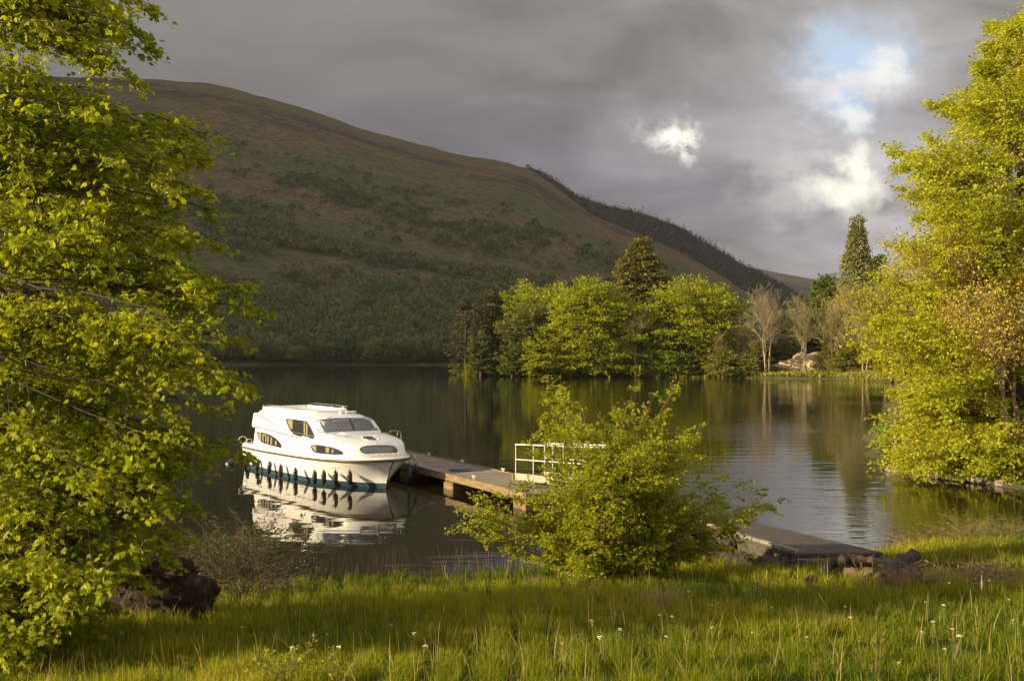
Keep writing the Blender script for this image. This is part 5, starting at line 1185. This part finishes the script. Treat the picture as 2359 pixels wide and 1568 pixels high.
    legs = [((350, 530), (385, 492)), ((480, 600), (550, 508)), ((670, 668), (798, 516)), ((1255, 690), (1345, 508))]; tops = []
    for a, b in legs:
        h = cast(PB(a), alltree, 0)
        if h is None: continue
        t_ = on_ray(PB(b), h[0][1]+.05); tops.append(t_); tube('rail_post', [h[0], t_], .012, M['steel'], root, 6)
    h = cast(PB((1690, 628)), alltree, 0); Dp = (h[0][1] if h is not None else 38.8)
    if len(tops) > 2: tube('bow_rail', tops+[on_ray(PB((1500, 492)), Dp-.3)], .013, M['steel'], root, 6)
    A_ = [on_ray(PB(q), Dp+.25*k) for k, q in enumerate(((1505, 462), (1660, 466), (1686, 478)))]
    tube('pulpit', [on_ray(PB((1500, 492)), Dp-.3)]+[A_[0], A_[1], A_[2]]+[h[0] if h is not None else on_ray(PB((1690, 628)), Dp)], .013, M['steel'], root, 6)
    tube('rail_post', [on_ray(PB((1645, 470)), Dp+.1), on_ray(PB((1615, 552)), Dp+.05)], .011, M['steel'], root, 6)
    line('window_rail', [(1150, 520), (1350, 562), (1545, 602)], .013, M['steel'], tree, PA, .06)
    for k, (c, r) in enumerate((((200, 665), .16), ((320, 690), .10))):
        cc = on_ray(PA(c), 45.9); th = np.linspace(0, 2*np.pi, 17)[:-1]
        tube('stern_rail', [cc+np.array([np.cos(a)*r*1.0, .08*np.cos(a), np.sin(a)*r*.95]) for a in th], .020, M['rope_cream'], root, 6, closed=True)
    cc = bw(10.15, -.1, 1.27)
    rng = np.random.default_rng(3); pts = []
    for i in range(80): a = i*.42; pts.append(bw(10.42+.08*np.sin(a)+rng.normal(0, .01), -.75+1.4*i/80+.16*np.cos(a), 1.27+.02*np.sin(i*1.7)+.05*(np.sin(i/80*3.1))))
    o = tube('bow_rope', pts, .015, M['rope_cream'], None, 6); tag(o, 'cream rope heaped on the bow below the front cabin window', 'rope')
    # stem band
    sp_ = [hull_ring(z=np.full(ns, z))[ns-1] for z in (.02, .3, .6, .9, 1.06)]; tube('stem_band', np.array(sp_)+np.array([*BH, 0])*.012, .030, M['rub_brown'], root, 6)
    # fenders hang from the rail and are things of their own
    rs = ins(0, 0)[:ns]; rpx = CX+rs[:, 0]/rs[:, 1]*F
    def fender_proto():
        f = empty('fender', (0, 0, 0)); prof = [(.0, .0), (.018, .015), (.020, .05), (.055, .075), (.085, .13), (.088, .25), (.088, .38), (.080, .44), (.05, .48), (.022, .50), (.020, .535), (0, .54)]
        k = 12; V = [(r*math.cos(a*2*math.pi/k), r*math.sin(a*2*math.pi/k), z) for r, z in prof for a in range(k)]; Fq = [[i*k+j, i*k+(j+1) % k, (i+1)*k+(j+1) % k, (i+1)*k+j] for i in range(len(prof)-1) for j in range(k)]
        npmesh('fender_body', V, [np.array(Fq)], M['fender_black'], f, True); tube('fender_rope', [(0, 0, .53), (0, .0, .72), (0, 0, .95)], .006, M['rope'], f, 5); return f
    pr = fender_proto()
    zs = [(210, 655, 'sternmost black fender, tilted, at the back corner of the hull'), (325, 680, 'second black fender from the stern, above the dark reflection'), (435, 705, 'third black fender from the stern'), (550, 735, 'fourth black fender from the stern, left of the wider gap'), (688, 770, 'fifth black fender from the stern, standing alone before the group of four'), (868, 795, 'first black fender of the group of four near the bow'), (953, 795, 'second black fender of the group of four near the bow'), (1062, 798, 'third black fender of the group of four near the bow'), (1195, 800, 'black fender closest to the bow, throwing a long slanting shadow on the hull')]
    out = np.array([-BP[0], -BP[1]])
    for i, (zx, zy, lab) in enumerate(zs):
        px = 515.8+zx/4.0526; py = 902.7+zy/4.0526; j = int(np.argmin(np.abs(rpx-px))); q = rs[j]; D = q[1]; z0 = EYE-(py-HY)/F*D
        f = pr if i == 0 else pr.copy()
        if i:
            COL.objects.link(f)
            for c in pr.children: d = c.copy(); COL.objects.link(d); d.parent = f
        f.location = ((px-CX)/F*D+out[0]*.10, q[1]+out[1]*.10, z0-.32); f.rotation_euler = (0, 0, 0); f.scale = (1.12, 1.12, 1.18)
        if i == 0: f.rotation_euler = (0, math.radians(20), 0)
        if i in (1, 2): f.rotation_euler = (0, math.radians(7), 0)
        # rope reaches the rail
        tag(f, lab, 'fender', 'black fenders along the side of the cruiser')
    # stern drive / big fender at the stern and the ones between bow and jetty
    c = at(536, 1066, 46.2); o = blob_mesh('stern_fender', tuple(c), (.34, .26, .20), 7, M['fender_black'], False, .2, 3); tag(o, 'black round buoy-shaped fender low at the stern of the cruiser', 'fender')
    for k, (px, py, l_, lab) in enumerate(((943, 1085, .62, 'dark blue fender squeezed between the bow and the jetty'), (958, 1077, .42, 'short grey-blue fender hanging at the corner of the jetty by the bow'))):
        D = 38.6+.5*k; c = at(px, py, D); f = empty('bow_fender', tuple(c)); tag(f, lab, 'fender')
        rr = np.array([.02, .07, .085, .085, .08, .05, .02]); tube('fender_body', [c+np.array([0, 0, z]) for z in np.linspace(-l_/2, l_/2, 7)], rr, M['fender_blue'], f, 12)
        tube('fender_rope', [c+np.array([0, 0, l_/2-.02]), c+np.array([-.05, .0, l_/2+.3])], .018, M['rope'], f, 6)
boat()


# ------------------------------------------------------------------ the damp evening air over the loch
hm = bpy.data.materials.new('haze'); hm.use_nodes = True; nt_ = hm.node_tree; nt_.nodes.clear()
ho = nt_.nodes.new('ShaderNodeOutputMaterial'); hv = nt_.nodes.new('ShaderNodeVolumePrincipled')
hv.inputs['Color'].default_value = (.88, .87, .86, 1); hv.inputs['Density'].default_value = .00004
nt_.links.new(hv.outputs[0], ho.inputs['Volume'])
m = MB(); m.box((700, 3250, 270), (1, 0, 0), (0, 1, 0), (0, 0, 1), 4000, 3320, 274); hz = m.build('haze', hm); tag(hz, kind='stuff')
tussock('grass_tussock', 1712, 1290, 'lush dark green grass clump at the foot of the stone wall right of the bush', 'tussock', M['grass'], 420, .45, .42, 5, w=.012)
tussock('grass_tussock', 1815, 1282, 'bright grass clump hiding the near corner of the landing', 'tussock', M['grass'], 420, .45, .36, 6, w=.012)

def mooring_lines():
    def sag(a, b, d): a, b = np.array(a), np.array(b); t_ = np.linspace(0, 1, 14)[:, None]; return a+(b-a)*t_-np.array([0, 0, 1.])*d*4*t_*(1-t_)
    o = tube('mooring_line', sag(bw(10.3, .75, 1.24), jp(7.0, .5, JZ+.03), .18), .014, M['rope'], None, 6); tag(o, 'grey mooring line from the cruiser bow down to the blue coil on the jetty', 'rope')
    o = tube('mooring_line', sag(bw(9.6, 1.5, 1.15), jp(9.0, .15, JZ+.14), .10), .014, M['rope_blue'], None, 6); tag(o, 'short blue mooring line between the far side of the bow and a jetty cleat', 'rope')
mooring_lines()
